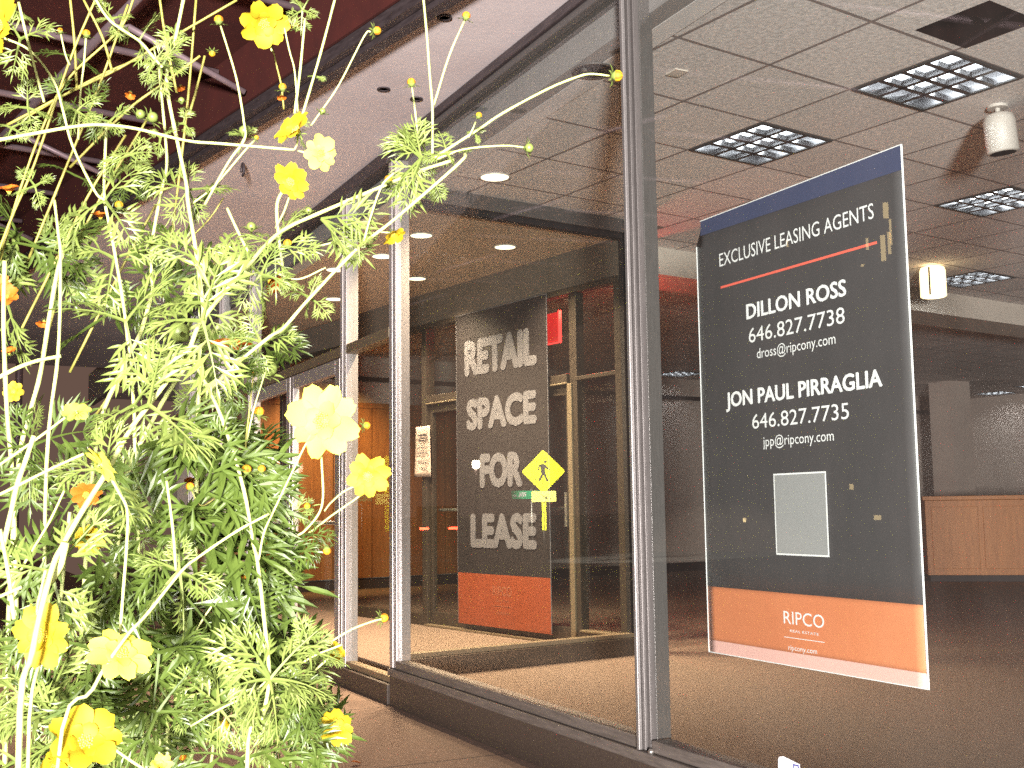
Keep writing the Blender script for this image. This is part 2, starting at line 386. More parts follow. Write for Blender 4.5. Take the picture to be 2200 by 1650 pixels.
struct(slab('cornice', L0 - LD * 1.6 + E1 * 0.03, L0 + LD * 13 + E1 * 0.03, 2.80, 2.86, MT['skirt'], 0.03))
# dropped drywall beam
a = V((-0.80, 2.25, 0)); b = a + V((-0.151, 0.9885, 0)) * 9
bk = slab('ceiling_beam', a, b, 2.915, CZ - 0.001, MT['drywall'], 0.5); struct(bk)
# columns in the depth
for (x, y, w) in ((-3.2, 11.6, 0.5), (1.6, 12.5, 0.5), (-7.4, 12.6, 0.45)):
    struct(B('column', (x - w / 2, y - w / 2, FZ), (x + w / 2, y + w / 2, CZ), MT['wallin']))
# wood counter in the depth
ct = thing('counter', 'orange wooden counter standing deep inside on the brown carpet, behind the leasing banner', 'counter', (-3.9, 9.5, FZ))
ca, cdv = V((-4.45, 8.83, 0)), V((0.62, 0.785, 0)).normalized(); cn = V((-cdv.y, cdv.x, 0))
mt = M4(((cdv.x, cn.x, 0, ca.x), (cdv.y, cn.y, 0, ca.y), (0, 0, 1, FZ), (0, 0, 0, 1)))
B('counter_body', (0.03, 0.03, 0.08), (6.2, 0.75, 1.02), MT['counter'], ct, 0.004, mt)
B('counter_top', (0, 0, 1.022), (6.23, 0.8, 1.075), MT['counter'], ct, 0.006, mt)
B('plinth', (0.06, 0.06, 0.0), (6.17, 0.72, 0.078), MT['skirt'], ct, 0, mt)
for k in range(10):
    B('front_panel', (0.1 + k * 0.62, 0.012, 0.16), (0.66 + k * 0.62, 0.028, 0.94), MT['counter'], ct, 0.004, mt)
settle(ct)
# wood-panelled wall seen through the lobby glass
wp = thing('wood_panelling', 'orange wooden wall panelling glowing behind the lobby door glass', 'panelling', (-7.5, 2, FZ))
for k in range(6):
    p = L0 + LD * (-1.55 + k * 0.55) + E1 * 0.032
    slab('wood_panel', p, p + LD * 0.535, FZ + 0.14, 2.45, MT['wood'], 0.03).parent = wp
slab('panel_rail', L0 + LD * -1.55 + E1 * 0.045, L0 + LD * 1.75 + E1 * 0.045, 2.452, 2.52, MT['wood'], 0.045).parent = wp
settle(wp)

# ------------------------------------------------------------------ street front: display window
sw = thing('shop_window', 'tall aluminium framed display window on a low dark granite base, right of the entrance doors', 'shop window', (2.7, 0, 0))
B('bulkhead', (-0.03, -0.035, 0.0), (9, 0.14, 0.172), MT['stone'], sw, 0.004)
B('sill', (-0.03, -0.05, 0.174), (9, 0.15, 0.215), MT['sill'], sw, 0.005)
B('bottom_rail', (0.052, -0.03, 0.217), (2.638, 0.055, 0.262), MT['sill'], sw, 0.004)
B('bottom_rail', (2.742, -0.03, 0.217), (5.64, 0.055, 0.262), MT['sill'], sw, 0.004)
B('corner_post', (-0.045, -0.03, 0.217), (0.008, 0.068, 3.26), MT['alu'], sw, 0.003)
B('corner_post', (0.0115, -0.022, 0.217), (0.05, 0.068, 3.26), MT['alu'], sw, 0.003)
B('corner_gasket', (0.0083, -0.024, 0.217), (0.0112, 0.06, 3.26), MT['rubber'], sw)
def mullion(x, par):
    o = B('mullion', (x - 0.045, -0.03, 0.217), (x + 0.01, 0.075, 3.26), MT['alu_dark'], par, 0.003)
    B('mullion_cap', (x - 0.027, -0.047, 0.217), (x - 0.008, -0.0305, 3.26), MT['alu_mid'], o, 0.003)
    B('mullion_back', (x + 0.0105, -0.018, 0.217), (x + 0.030, 0.075, 3.26), MT['alu_dark'], o, 0.002)
    B('gasket', (x - 0.0465, -0.006, 0.262), (x - 0.0452, 0.012, 3.25), MT['rubber'], o)
    return o
mullion(2.69, sw); mullion(5.69, sw)
MB().lathe([(0.011, 0), (0.012, 0.01), (0.006, 0.018)], 12, M4.Translation((2.752, -0.04, 0.2155))).build('sill_screw', MT['steel'], sw, True)
B('header', (-0.05, -0.04, 3.262), (9, 0.06, 3.30), MT['alu_dark'], sw, 0.004)
B('header', (-0.05, -0.055, 3.302), (9, 0.06, 3.352), MT['bar'], sw, 0.004)
for x0, x1 in ((0.0505, 2.6445), (2.7385, 5.6445)):
    B('glass_pane', (x0, -0.003, 0.255), (x1, 0.003, 3.2615), MT['glass'], sw)
settle(sw)
# security sticker on the bottom of the right pane
FR = (V((0, -0.0031, 0)), V((1, 0, 0)), V((0, 0, 1)), V((0, -1, 0)))
st = thing('security_sticker', 'small white and blue sticker at the bottom of the right window pane', 'sticker', (3.5, -0.003, 0.31))
sf = (V((3.447, -0.0032, 0.266)), V((1, 0, 0.045)).normalized(), V((-0.045, 0, 1)).normalized(), V((0, -1, 0)))
MB().prism([sf[0] + sf[1] * x + sf[2] * z + sf[3] * 0.0002 for x, z in ((-0.004, 0), (0.104, 0), (0.104, 0.05), (0.028, 0.064), (0.006, 0.060), (0.0, 0.05))], sf[3] * 0.0008).build('sticker_sheet', MT['sticker'], st)
text('lettering', 'protected by', 0.004, 0.066, 0.008, 0.026, MT['blueink'], st, sf, 0.01)
for a_, b_, c_, d_ in ((0.072, 0.100, 0.042, 0.047), (0.072, 0.077, 0.012, 0.042), (0.072, 0.100, 0.007, 0.012), (0.095, 0.100, 0.012, 0.042)):
    rect('emblem', a_, b_, c_, d_, MT['blueink'], st, sf)
text('lettering', 'ADT', 0.0785, 0.0935, 0.018, 0.036, MT['blueink'], st, sf, 0.02)
settle(st)

# ------------------------------------------------------------------ glass return between window and lobby
mr = M4(((rd.x, rn.x, 0, RA.x), (rd.y, rn.y, 0, RA.y), (0, 0, 1, 0), (0, 0, 0, 1)))
rw = thing('glass_partition', 'glass side wall of the lobby running back from the corner post', 'partition', (-0.15, 0.95, FZ))
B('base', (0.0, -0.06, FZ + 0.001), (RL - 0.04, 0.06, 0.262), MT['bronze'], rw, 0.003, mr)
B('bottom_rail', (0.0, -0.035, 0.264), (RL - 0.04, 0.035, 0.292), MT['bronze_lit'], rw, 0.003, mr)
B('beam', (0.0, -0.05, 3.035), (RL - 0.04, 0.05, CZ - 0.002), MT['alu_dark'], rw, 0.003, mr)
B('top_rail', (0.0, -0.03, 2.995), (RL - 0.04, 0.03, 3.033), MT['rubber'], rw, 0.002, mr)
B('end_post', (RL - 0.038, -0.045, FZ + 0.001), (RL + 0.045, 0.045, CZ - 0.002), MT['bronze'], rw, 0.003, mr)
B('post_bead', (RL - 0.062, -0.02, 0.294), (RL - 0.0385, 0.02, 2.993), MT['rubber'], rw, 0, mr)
B('glass_pane', (0.0, -0.003, 0.2925), (RL - 0.0625, 0.003, 2.9945), MT['glass_in'], rw, 0, mr)
settle(rw)

# ------------------------------------------------------------------ lobby: ceiling, front doors, inner doors
LX = -7.3
struct(MB().prism([V((LX, 0.075, VZ)), V((-0.09, 0.075, VZ)), V((-0.325, 1.70, VZ)), I(0.55, VZ, 0.05), I(-6.3, VZ, 0.05)], (0, 0, 0.08)).build('lobby_ceiling', MT['vest']))
struct(B('threshold_step', (LX, -0.04, 0.0), (-0.06, 0.158, 0.115), MT['stone'], bevel=0.004))
fd = thing('entrance_front', 'aluminium and glass entrance front with doors and transom, left of the corner post', 'entrance', (-2.5, 0, 0.1))
def post(x, z1=3.26, par=fd):
    o = B('post', (x - 0.055, -0.02, 0.117), (x - 0.006, 0.075, z1), MT['alu'], par, 0.003)
    B('post_gasket', (x - 0.0058, -0.004, 0.117), (x + 0.012, 0.06, z1), MT['rubber'], o)
    B('post_half', (x + 0.0122, -0.012, 0.117), (x + 0.050, 0.075, z1), MT['alu'], o, 0.003)
PX = (-0.965, -3.55, -4.75, -6.15)
for x in PX: post(x)
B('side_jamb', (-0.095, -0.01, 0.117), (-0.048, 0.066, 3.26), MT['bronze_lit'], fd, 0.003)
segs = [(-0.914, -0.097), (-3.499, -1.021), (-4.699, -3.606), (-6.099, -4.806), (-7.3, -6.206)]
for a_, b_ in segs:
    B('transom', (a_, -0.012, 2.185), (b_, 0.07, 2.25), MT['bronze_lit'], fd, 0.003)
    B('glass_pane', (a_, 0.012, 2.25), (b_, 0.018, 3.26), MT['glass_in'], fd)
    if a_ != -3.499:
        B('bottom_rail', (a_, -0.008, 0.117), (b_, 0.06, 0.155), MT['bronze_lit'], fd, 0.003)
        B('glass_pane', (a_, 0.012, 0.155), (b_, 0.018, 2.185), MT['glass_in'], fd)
for x0, x1 in ((-2.30, -1.09), (-3.49, -2.32)):
    d = B('door', (x0, 0.0, 0.125), (x0 + 0.07, 0.05, 2.18), MT['alu'], fd, 0.004)
    B('stile', (x1 - 0.10, 0.0, 0.125), (x1, 0.05, 2.18), MT['alu'], d, 0.004)
    B('top_rail', (x0 + 0.071, 0.0, 2.08), (x1 - 0.101, 0.05, 2.18), MT['alu'], d, 0.004)
    B('bottom_rail', (x0 + 0.071, 0.0, 0.125), (x1 - 0.101, 0.05, 0.23), MT['alu'], d, 0.004)
    B('glass_pane', (x0 + 0.071, 0.022, 0.2305), (x1 - 0.101, 0.028, 2.0795), MT['glass_in'], d)
    MB().tube([(x0 + 0.07, 0.1, 1.05), (x1 - 0.1, 0.1, 1.05)], 0.014, 8).build('push_bar', MT['steel'], d, True)
B('header', (-7.3, -0.04, 3.262), (-0.053, 0.06, 3.352), MT['bar'], fd, 0.004)
settle(fd)
# far end of the lobby
struct(slab('wall', V((LX, 0.08, 0)), V((LX - 0.2, 1.0, 0)), FZ, 3.1, MT['wallin']))

iw = thing('inner_entrance', 'bronze framed inner entrance wall with glass doors at the back of the lobby', 'entrance', tuple(I(-0.7, FZ)))
mi = M4(((IT.x, -IN.x, 0, I0.x), (IT.y, -IN.y, 0, I0.y), (0, 0, 1, 0), (0, 0, 0, 1)))
def IB(name, s0, s1, d0, d1, z0, z1, m, bev=0.003, par=iw):
    return B(name, (s0, d0, z0), (s1, d1, z1), m, par, bev, mi)
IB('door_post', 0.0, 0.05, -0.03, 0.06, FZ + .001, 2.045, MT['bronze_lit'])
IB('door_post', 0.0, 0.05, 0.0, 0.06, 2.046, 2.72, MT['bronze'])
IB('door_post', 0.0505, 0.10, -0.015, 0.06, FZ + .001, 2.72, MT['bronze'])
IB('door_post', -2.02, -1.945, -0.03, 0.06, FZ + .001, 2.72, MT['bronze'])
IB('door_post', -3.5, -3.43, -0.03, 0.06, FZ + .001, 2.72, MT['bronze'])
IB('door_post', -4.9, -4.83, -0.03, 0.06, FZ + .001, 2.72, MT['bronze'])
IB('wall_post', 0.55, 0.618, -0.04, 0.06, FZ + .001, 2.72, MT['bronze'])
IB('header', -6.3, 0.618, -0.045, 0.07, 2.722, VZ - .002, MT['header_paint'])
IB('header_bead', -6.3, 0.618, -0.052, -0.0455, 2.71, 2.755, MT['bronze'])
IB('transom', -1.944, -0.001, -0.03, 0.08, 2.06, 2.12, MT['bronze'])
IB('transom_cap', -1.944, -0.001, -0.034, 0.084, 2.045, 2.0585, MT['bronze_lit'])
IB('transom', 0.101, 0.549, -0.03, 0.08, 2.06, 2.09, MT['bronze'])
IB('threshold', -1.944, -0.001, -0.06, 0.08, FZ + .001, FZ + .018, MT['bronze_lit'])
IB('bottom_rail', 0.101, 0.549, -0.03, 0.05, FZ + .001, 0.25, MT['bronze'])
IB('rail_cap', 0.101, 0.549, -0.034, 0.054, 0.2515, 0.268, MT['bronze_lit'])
IB('bottom_rail', -3.43, -2.021, -0.03, 0.05, FZ + .001, 0.25, MT['bronze'])
for s0, s1, z0, z1 in ((0.101, 0.549, 0.269, 2.059), (0.101, 0.549, 2.0905, 2.7215), (-1.944, -0.001, 2.131, 2.7215), (-3.43, -2.021, 0.2505, 2.7215), (-4.83, -3.501, 0.2, 2.7215)):
    IB('glass_pane', s0, s1, 0.01, 0.016, z0, z1, MT['glass_in'], 0)
for s0, s1 in ((-1.94, -0.98), (-0.975, -0.005)):
    d = IB('door', s0, s0 + 0.045, 0.0, 0.045, 0.17, 2.055, MT['bronze'])
    IB('stile', s1 - 0.045, s1, 0.0, 0.045, 0.17, 2.055, MT['bronze'], 0.003, d)
    IB('top_rail', s0 + 0.0455, s1 - 0.0455, 0.0, 0.045, 1.97, 2.055, MT['bronze'], 0.003, d)
    IB('bottom_rail', s0 + 0.0455, s1 - 0.0455, 0.0, 0.045, 0.17, 0.27, MT['bronze'], 0.003, d)
    IB('glass_pane', s0 + 0.0455, s1 - 0.0455, 0.018, 0.024, 0.2705, 1.9695, MT['glass_in'], 0, d)
    IB('push_bar', s0 + 0.02, s1 - 0.02, 0.07, 0.10, 1.12, 1.145, MT['steel'], 0.008, d)
    MB().box((s1 - 0.045, -0.03, 1.0), (s1 - 0.02, -0.0005, 1.25), mi).build('handle', MT['steel'], d)
settle(iw)

# notice on the inner glass
nt_ = thing('paper_notice', 'white paper notice with lines of print taped to the glass left of the RETAIL banner', 'notice', tuple(I(-2.06, 1.64, 0.05)))
nf = (I(-2.092, 1.42, 0.04), (IT + V((0, 0, 0.0))).normalized(), V((0, 0, 1)), IN)
mbn = MB(); cols, rows = 6, 10; 
for j in range(rows + 1):
    for i in range(cols + 1):
        x = i / cols; z = j / rows
        curl = 0.02 * (1 - z) ** 3 * (1 - x) ** 2 + 0.004 * math.sin(5 * x + 3 * z)
        mbn.v.append(tuple(nf[0] + nf[1] * (x * 0.235) + nf[2] * (z * 0.44) + nf[3] * (curl + 0.004)))
for j in range(rows):
    for i in range(cols):
        q = j * (cols + 1) + i; mbn.f.append((q, q + 1, q + cols + 2, q + cols + 1))
pg = mbn.build('sheet', MT['paper'], nt_, True); sm = pg.modifiers.new('thick', 'SOLIDIFY'); sm.thickness = 0.001; sm.offset = -1
for k, (a_, b_, z, h_) in enumerate(((.05, .19, .355, .016), (.03, .20, .328, .008), (.04, .21, .312, .008), (.05, .16, .27, .006), (.03, .2, .25, .006), (.03, .19, .225, .005), (.03, .2, .205, .005), (.03, .15, .185, .005), (.02, .21, .135, .005), (.02, .2, .12, .005), (.09, .2, .08, .005), (.09, .19, .065, .005), (.03, .07, .045, .045))):
    rect('print_line', a_, b_, z, z + h_, MT['ink'] if k < 3 or k == 12 else MT['grey_print'], nt_, nf, 0.0125)
settle(nt_)

# ------------------------------------------------------------------ the RETAIL banner, hung on the inner doors
rb = thing('retail_banner', 'tall black banner reading RETAIL SPACE FOR LEASE hanging inside the lobby', 'banner', tuple(I(-0.88, 1.4, 0.06)))
bf = (I(0, 0, 0.062), IT, V((0, 0, 1)), IN)
X0, X1 = -1.414, -0.188
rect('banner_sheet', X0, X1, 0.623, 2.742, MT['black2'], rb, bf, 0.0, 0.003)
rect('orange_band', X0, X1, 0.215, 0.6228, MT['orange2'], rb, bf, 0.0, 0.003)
for a_, b_, c_, d_ in ((X0 - .004, X0, .215, 2.742), (X1, X1 + .004, .215, 2.742), (X0 - .004, X1 + .004, 2.742, 2.748)):
    rect('hem', a_, b_, c_, d_, MT['grey_print'], rb, bf, 0.001, 0.005)
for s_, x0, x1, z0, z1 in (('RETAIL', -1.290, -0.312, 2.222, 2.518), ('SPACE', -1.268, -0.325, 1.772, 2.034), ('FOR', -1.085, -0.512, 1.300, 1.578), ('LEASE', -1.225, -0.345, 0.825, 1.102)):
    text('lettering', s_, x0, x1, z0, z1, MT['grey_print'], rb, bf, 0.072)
text('lettering', 'RIPCO', -0.925, -0.675, 0.462, 0.535, MT['dim_print'], rb, bf, 0.0)
text('lettering', 'REAL ESTATE', -0.885, -0.71, 0.415, 0.43, MT['dim_print'], rb, bf)
rect('rule', -0.925, -0.675, 0.38, 0.384, MT['dim_print'], rb, bf)
text('lettering', 'ripcony.com', -0.88, -0.72, 0.31, 0.345, MT['dim_print'], rb, bf)
settle(rb)

# ------------------------------------------------------------------ the leasing banner, fixed behind the right pane
lb = thing('leasing_banner', 'large charcoal and orange banner naming the leasing agents behind the right pane', 'banner', (3.58, 0.02, 1.4))
lf = (V((0, 0.012, 0)), V((1, 0, 0)), V((0, 0, 1)), V((0, -1, 0)))
Lx0, Lx1, Lz0, Lz1 = 3.068, 4.085, 0.620, 2.172
def lsheet(name, z0, z1, m, cut=False):
    """slightly buckled vinyl"""
    mb = MB(); nx, nz = 24, 12
    for j in range(nz + 1):
        for i in range(nx + 1):
            u = i / nx; x = Lx0 + u * (Lx1 - Lx0); z = z0 + (z1 - z0) * j / nz
            if cut and x < Lx0 + 0.028: z = min(z, z1 - 0.085 + 3.0 * (x - Lx0))
            y = 0.012 + 0.0015 * math.sin(u * 9 + z * 2) * u * (1 - u) * 4
            mb.v.append((x, y, z))
    for j in range(nz):
        for i in range(nx):
            q = j * (nx + 1) + i; mb.f.append((q, q + 1, q + nx + 2, q + nx + 1))
    o = mb.build(name, m, lb, True); s = o.modifiers.new('thick', 'SOLIDIFY'); s.thickness = 0.0012; s.offset = 1; return o
lsheet('banner_sheet', 0.849, Lz1, MT['black'], True)
lsheet('orange_band', 0.662, 0.8488, MT['orange'])
lsheet('bottom_reflection', Lz0, 0.6618, MT['pinkband'])
LT = 0.0036
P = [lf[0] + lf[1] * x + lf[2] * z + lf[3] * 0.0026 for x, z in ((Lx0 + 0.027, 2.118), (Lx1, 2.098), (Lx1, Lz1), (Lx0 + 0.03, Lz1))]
MB().prism(P, lf[3] * 0.0006).build('top_reflection', MT['blueband'], lb)
for a_, b_, c_, d_ in ((Lx0 - .002, Lx0 + .001, Lz0, Lz1 - .09), (Lx1 - .001, Lx1 + .002, Lz0, Lz1), (Lx0 + .026, Lx1 + .002, Lz1 - .001, Lz1 + .002), (Lx0 - .002, Lx1 + .002, Lz0 - .002, Lz0 + .001)):
    rect('hem', a_, b_, c_, d_, MT['white'], lb, lf, 0.0035, 0.005)
for s_, x0, x1, z0, z1, bo in (
        ('EXCLUSIVE LEASING AGENTS', 3.204, 3.966, 1.981, 2.029, 0.0), ('DILLON ROSS', 3.347, 3.836, 1.768, 1.822, 0.03),
        ('646.827.7738', 3.355, 3.824, 1.686, 1.737, 0.0), ('dross@ripcony.com', 3.395, 3.779, 1.617, 1.664, 0.0),
        ('JON PAUL PIRRAGLIA', 3.217, 3.969, 1.459, 1.529, 0.026), ('646.827.7735', 3.357, 3.824, 1.391, 1.441, 0.0),
        ('jpp@ripcony.com', 3.411, 3.753, 1.318, 1.364, 0.0), ('RIPCO', 3.483, 3.675, 0.751, 0.792, 0.0),
        ('REAL ESTATE', 3.512, 3.648, 0.7265, 0.7345, 0.0), ('ripcony.com', 3.501, 3.637, 0.664, 0.684, 0.0)):
    text('lettering', s_, x0, x1, z0, z1, MT['white'], lb, lf, bo, LT)
rect('rule', 3.206, 3.972, 1.902, 1.910, MT['red_rule'], lb, lf, LT)
rect('rule', 3.482, 3.672, 0.7075, 0.7095, MT['white'], lb, lf, LT)
rect('blank_panel', 3.463, 3.705, 0.977, 1.230, MT['blank'], lb, lf, LT)
for a_, b_, c_, d_ in ((3.458, 3.71, 1.2305, 1.236), (3.458, 3.71, .971, .9765), (3.458, 3.4628, .9767, 1.2303), (3.7052, 3.71, .9767, 1.2303)):
    rect('panel_border', a_, b_, c_, d_, MT['white'], lb, lf, LT)
settle(lb)

# ------------------------------------------------------------------ ceiling lights
def troffer(i, j, label, n1=4, n2=3, z=CZ):
    t = thing('ceiling_light', label, 'ceiling light', tuple(G(i + .5, j + .5, z)), 'square louvre lights in the tiled ceiling')
    o = G(i, j, z); mtx = M4(((E1.x, E2.x, 0, o.x), (E1.y, E2.y, 0, o.y), (0, 0, 1, z), (0, 0, 0, 1)))
    S = TS; e = 0.004; w_ = .022; f = MB(); lo, hi = -.006, .012
    for a_, b_ in (((e, e, lo), (S - e, e + w_, hi)), ((e, S - e - w_, lo), (S - e, S - e, hi)),
                   ((e, e + w_, lo), (e + w_, S - e - w_, hi)), ((S - e - w_, e + w_, lo), (S - e, S - e - w_, hi))):
        f.box(a_, b_, mtx)
    f.build('frame', MT['louvre_frame'], t)
    a0, a1 = e + w_ + .001, S - e - w_ - .001; w = a1 - a0
    pan = MB()                                            # reflector pan recessed above the ceiling
    for p_ in ([(a0, a0, .0), (a1, a0, .0), (a1, a0, .07), (a0, a0, .07)], [(a0, a1, .0), (a1, a1, .0), (a1, a1, .07), (a0, a1, .07)],
               [(a0, a0, .0), (a0, a1, .0), (a0, a1, .07), (a0, a0, .07)], [(a1, a0, .0), (a1, a1, .0), (a1, a1, .07), (a1, a0, .07)],
               [(a0, a0, .07), (a1, a0, .07), (a1, a1, .07), (a0, a1, .07)]): pan.poly([mtx @ V(q) for q in p_])
    pan.build('reflector', MT['pan'], t)
    lv = MB()
    def blade(p0, p1, s_):                                # parabolic blade: wide at the bottom, thin on top
        for za, zb, ha, hb in ((-.003, .012, .015, .010), (.012, .024, .010, .004), (.024, .032, .004, .0015)):
            P = [p0 + s_ * ha + V((0, 0, za)), p0 - s_ * ha + V((0, 0, za)), p0 - s_ * hb + V((0, 0, zb)), p0 + s_ * hb + V((0, 0, zb))]
            lv.prism([mtx @ q for q in P], mtx.to_3x3() @ (p1 - p0))
    for q in range(1, n1): blade(V((a0 + w * q / n1, a0, 0)), V((a0 + w * q / n1, a1, 0)), V((1, 0, 0)))
    for q in range(1, n2): blade(V((a0, a0 + w * q / n2, 0)), V((a1, a0 + w * q / n2, 0)), V((0, 1, 0)))
    lv.build('louvre', MT['louvre'], t)
    for q in range(n2):
        y = a0 + w * (q + .5) / n2
        MB().tube([mtx @ V((a0 + .01, y, .046)), mtx @ V((a1 - .01, y, .046))], .013, 10).build('lamp_tube', MT['troffer_lit'], t, True)
    settle(t); return t
for i, j, l in ((-2, 1, 'square louvre light in the tiled ceiling just left of and above the leasing banner'),
                (0, 1, 'square louvre light nearest the missing ceiling tile, beside the white cylinder lamp'),
                (-2, 5, 'square louvre light cut by the right picture edge beyond the leasing banner'),
                (-5, 9, 'square louvre light beside the lit hanging cylinder lamp'),
                (-17, 14, 'far louvre light seen just left of the leasing banner edge'),
                (-16, 27, 'far louvre light low above the counter, nearer the banner edge'),
                (-14, 26, 'far louvre light above the counter near the picture edge, upper of two'),
                (-17, 30, 'farthest louvre light at the picture edge, lower of two')):
    troffer(i, j, l)
def lobby_light(x, y, z, label, r=0.078, lit=True):
    t = thing('downlight', label, 'downlight', (x, y, z), 'round recessed downlights')
    m = M4.Translation((x, y, z))
    MB().lathe([(r + .010, -.0015), (r + .012, -.006), (r, -.007), (r - .002, -.0015)], 28, m).build('trim_ring', MT['cyl'] if lit else MT['alu_dark'], t, True)
    MB().lathe([(r - .004, -.0010), (r - .004, -.0045)], 28, m).build('lens', MT['downlight'] if lit else MT['dark'], t)
    if lit:
        l = bpy.data.lights.new('downlight_beam', 'SPOT'); l.energy = 118; l.color = (1.0, 0.72, 0.47); l.spot_size = 2.3; l.spot_blend = 0.8; l.shadow_soft_size = 0.06
        lo = bpy.data.objects.new('downlight_beam', l); C.objects.link(lo); lo.location = (x, y, z - .03); lo.parent = t
    settle(t); return t
for x, y, l in ((-0.784, 0.485, 'lit downlight right beside the corner post in the lobby ceiling'), (-0.876, 1.175, 'lit downlight in the lobby ceiling right above the RETAIL banner'),
                (-1.513, 0.471, 'lit downlight between the two nearest entrance posts'), (-2.196, 1.017, 'lit downlight low beside the corner post, above the paper notice'),
                (-2.115, 0.306, 'lit downlight behind the branch crossing the first entrance post'), (-3.338, 0.685, 'lit downlight farthest left among the branches')):
    lobby_light(x, y, VZ, l)
lobby_light(0.36, 0.50, CZ, 'largest lit downlight, in the tiled window ceiling beside the branch tip', 0.088)
ul = lobby_light(2.10, 0.165, CZ - .004, 'unlit dark downlight in the window ceiling above the branch bud', 0.088, False)
B('lamp_tube', (2.10, 0.10, CZ - .02), (2.118, 0.118, CZ + .02), MT['steel'], ul).matrix_parent_inverse = M4.Translation(ul.location).inverted()
tag(B('access_cover', (2.19, 0.50, CZ - .006), (2.27, 0.57, CZ - .0005), MT['drywall']), 'small beige square cover on the ceiling right of the mullion', 'cover plate')
# white cylinder lamp
def cyl_lamp(p, r, h, label, m, tilt=0.0, stem_h=0.06):
    t = thing('cylinder_lamp', label, 'ceiling lamp', tuple(p))
    T = M4.Translation(p) @ M4.Rotation(tilt, 4, 'X')
    MB().lathe([(r * .9, -h), (r, -h + .006), (r, -.05), (r * .9, -.02), (r * .5, -.004), (r * .2, 0)], 28, T).build('lamp_body', m, t, True)
    MB().lathe([(.012, 0), (.012, stem_h)], 10, M4.Translation(p)).build('stem', MT['cyl'], t)
    MB().lathe([(.05, stem_h), (.05, stem_h + .014)], 20, M4.Translation(p)).build('ceiling_plate', MT['cyl'], t)
    MB().lathe([(r * .8, -h - .001), (r * .8, -h + .004)], 20, T).build('lamp_opening', MT['dark'] if m is MT['cyl'] else MT['downlight'], t)
    settle(t); return t
cyl_lamp(V((2.53, 2.28, CZ - .035)), 0.078, 0.21, 'unlit white cylinder lamp under the ceiling near the picture edge', MT['cyl'], 0.10, 0.02)
lp = V((-0.50, 5.0, 3.125)); 
cl = cyl_lamp(lp, 0.105, 0.27, 'glowing cylinder lamp hanging right of the leasing banner', MT['lampshade'], 0.0, 0.03)
B('shade_seam', (lp.x + .05, lp.y - .101, lp.z - .262), (lp.x + .058, lp.y - .091, lp.z - .03), MT['dark'], cl).matrix_parent_inverse = M4.Translation(cl.location).inverted()
# exit sign beyond the inner doors
ex = thing('exit_sign', 'glowing red exit sign hanging behind the right edge of the RETAIL banner', 'exit sign', tuple(I(-0.3, 2.72, -0.35)))
er = M4(((IT.x, -IN.x, 0, I0.x), (IT.y, -IN.y, 0, I0.y), (0, 0, 1, 0), (0, 0, 0, 1)))
B('sign_panel', (-0.98, 0.35, 2.47), (-0.56, 0.37, 2.70), MT['exitred'], ex, 0, er)
for a_, b_ in (((-0.558, 0.345, 2.46), (-0.548, 0.375, 2.71)), ((-0.99, 0.345, 2.45), (-0.548, 0.375, 2.459))):
    B('sign_rim', a_, b_, MT['exitrim'], ex, 0, er)
B('hanger', (-0.83, 0.352, 2.70), (-0.80, 0.368, 3.12), MT['cyl'], ex, 0, er)
el = bpy.data.lights.new('exit_glow', 'POINT'); el.energy = 18; el.color = (1, 0.05, 0.03); el.shadow_soft_size = 0.08
elo = bpy.data.objects.new('exit_glow', el); C.objects.link(elo); elo.location = I(-0.5, 2.72, -0.45); elo.parent = ex
settle(ex)

# ------------------------------------------------------------------ soffit and canopy over the pavement
BA = math.radians(10.6); BD = V((math.cos(BA), math.sin(BA), 0)); BN = V((math.sin(BA), -math.cos(BA), 0))   # BN points to the street
BP = V((-0.05, -0.93, 0))
def K(s, o, z): q = BP + BD * s + BN * o; return V((q.x, q.y, z))
struct(MB().prism([K(-12, 0, 3.356), K(4.9, 0, 3.356), V((5.2, 0.06, 3.356)), V((-12, 0.06, 3.356))], (0, 0, 0.06)).build('soffit', MT['soffit']))
mk = M4(((BD.x, BN.x, 0, BP.x), (BD.y, BN.y, 0, BP.y), (0, 0, 1, 0), (0, 0, 0, 1)))
cn_ = thing('canopy', 'dark maroon street canopy on steel tubes with a black gutter edge', 'canopy', (-2, -1.8, 3.4))
B('gutter', (-12, 0.001, 3.30), (9, 0.07, 3.38), MT['bar'], cn_, 0.006, mk)
B('gutter_lip', (-12, 0.0715, 3.325), (9, 0.12, 3.43), MT['bar'], cn_, 0.006, mk)
MB().box((-12, 0.10, 3.72), (9, 3.2, 3.75), mk).build('canopy_sheet', MT['maroon'], cn_)
MB().box((-12, 0.125, 3.385), (9, 0.14, 3.719), mk).build('fascia_sheet', MT['maroon'], cn_)
for k in range(-10, 8, 1):
    MB().tube([mk @ V((k * 1.05, .16, 3.66)), mk @ V((k * 1.05, 3.1, 3.66))], 0.022, 8).build('rafter', MT['tube'], cn_, True)
for o in (0.9, 1.9, 3.05):
    MB().tube([mk @ V((-12, o, 3.62)), mk @ V((9, o, 3.62))], 0.024, 8).build('purlin', MT['tube'], cn_, True)
for k in range(-10, 8, 2):
    MB().tube([mk @ V((k * 1.05 + .4, .17, 3.42)), mk @ V((k * 1.05 + .4, 0.9, 3.66))], 0.018, 8).build('strut', MT['tube'], cn_, True)
settle(cn_)
for x, y, l in ((1.862, -0.472, 'dark recessed soffit lamp nearest the window header'), (0.90, -0.41, 'dark recessed soffit lamp between the two bud stems'), (0.834, -0.197, 'dark recessed soffit lamp close to the header')):
    t = MB().lathe([(.035, -.0015), (.036, -.006), (.022, -.006), (.022, -.0015)], 20, M4.Translation((x, y, 3.356))).build('soffit_lamp', MT['bar'], None, True)
    tag(t, l, 'recessed lamp', 'unlit lamps in the soffit')
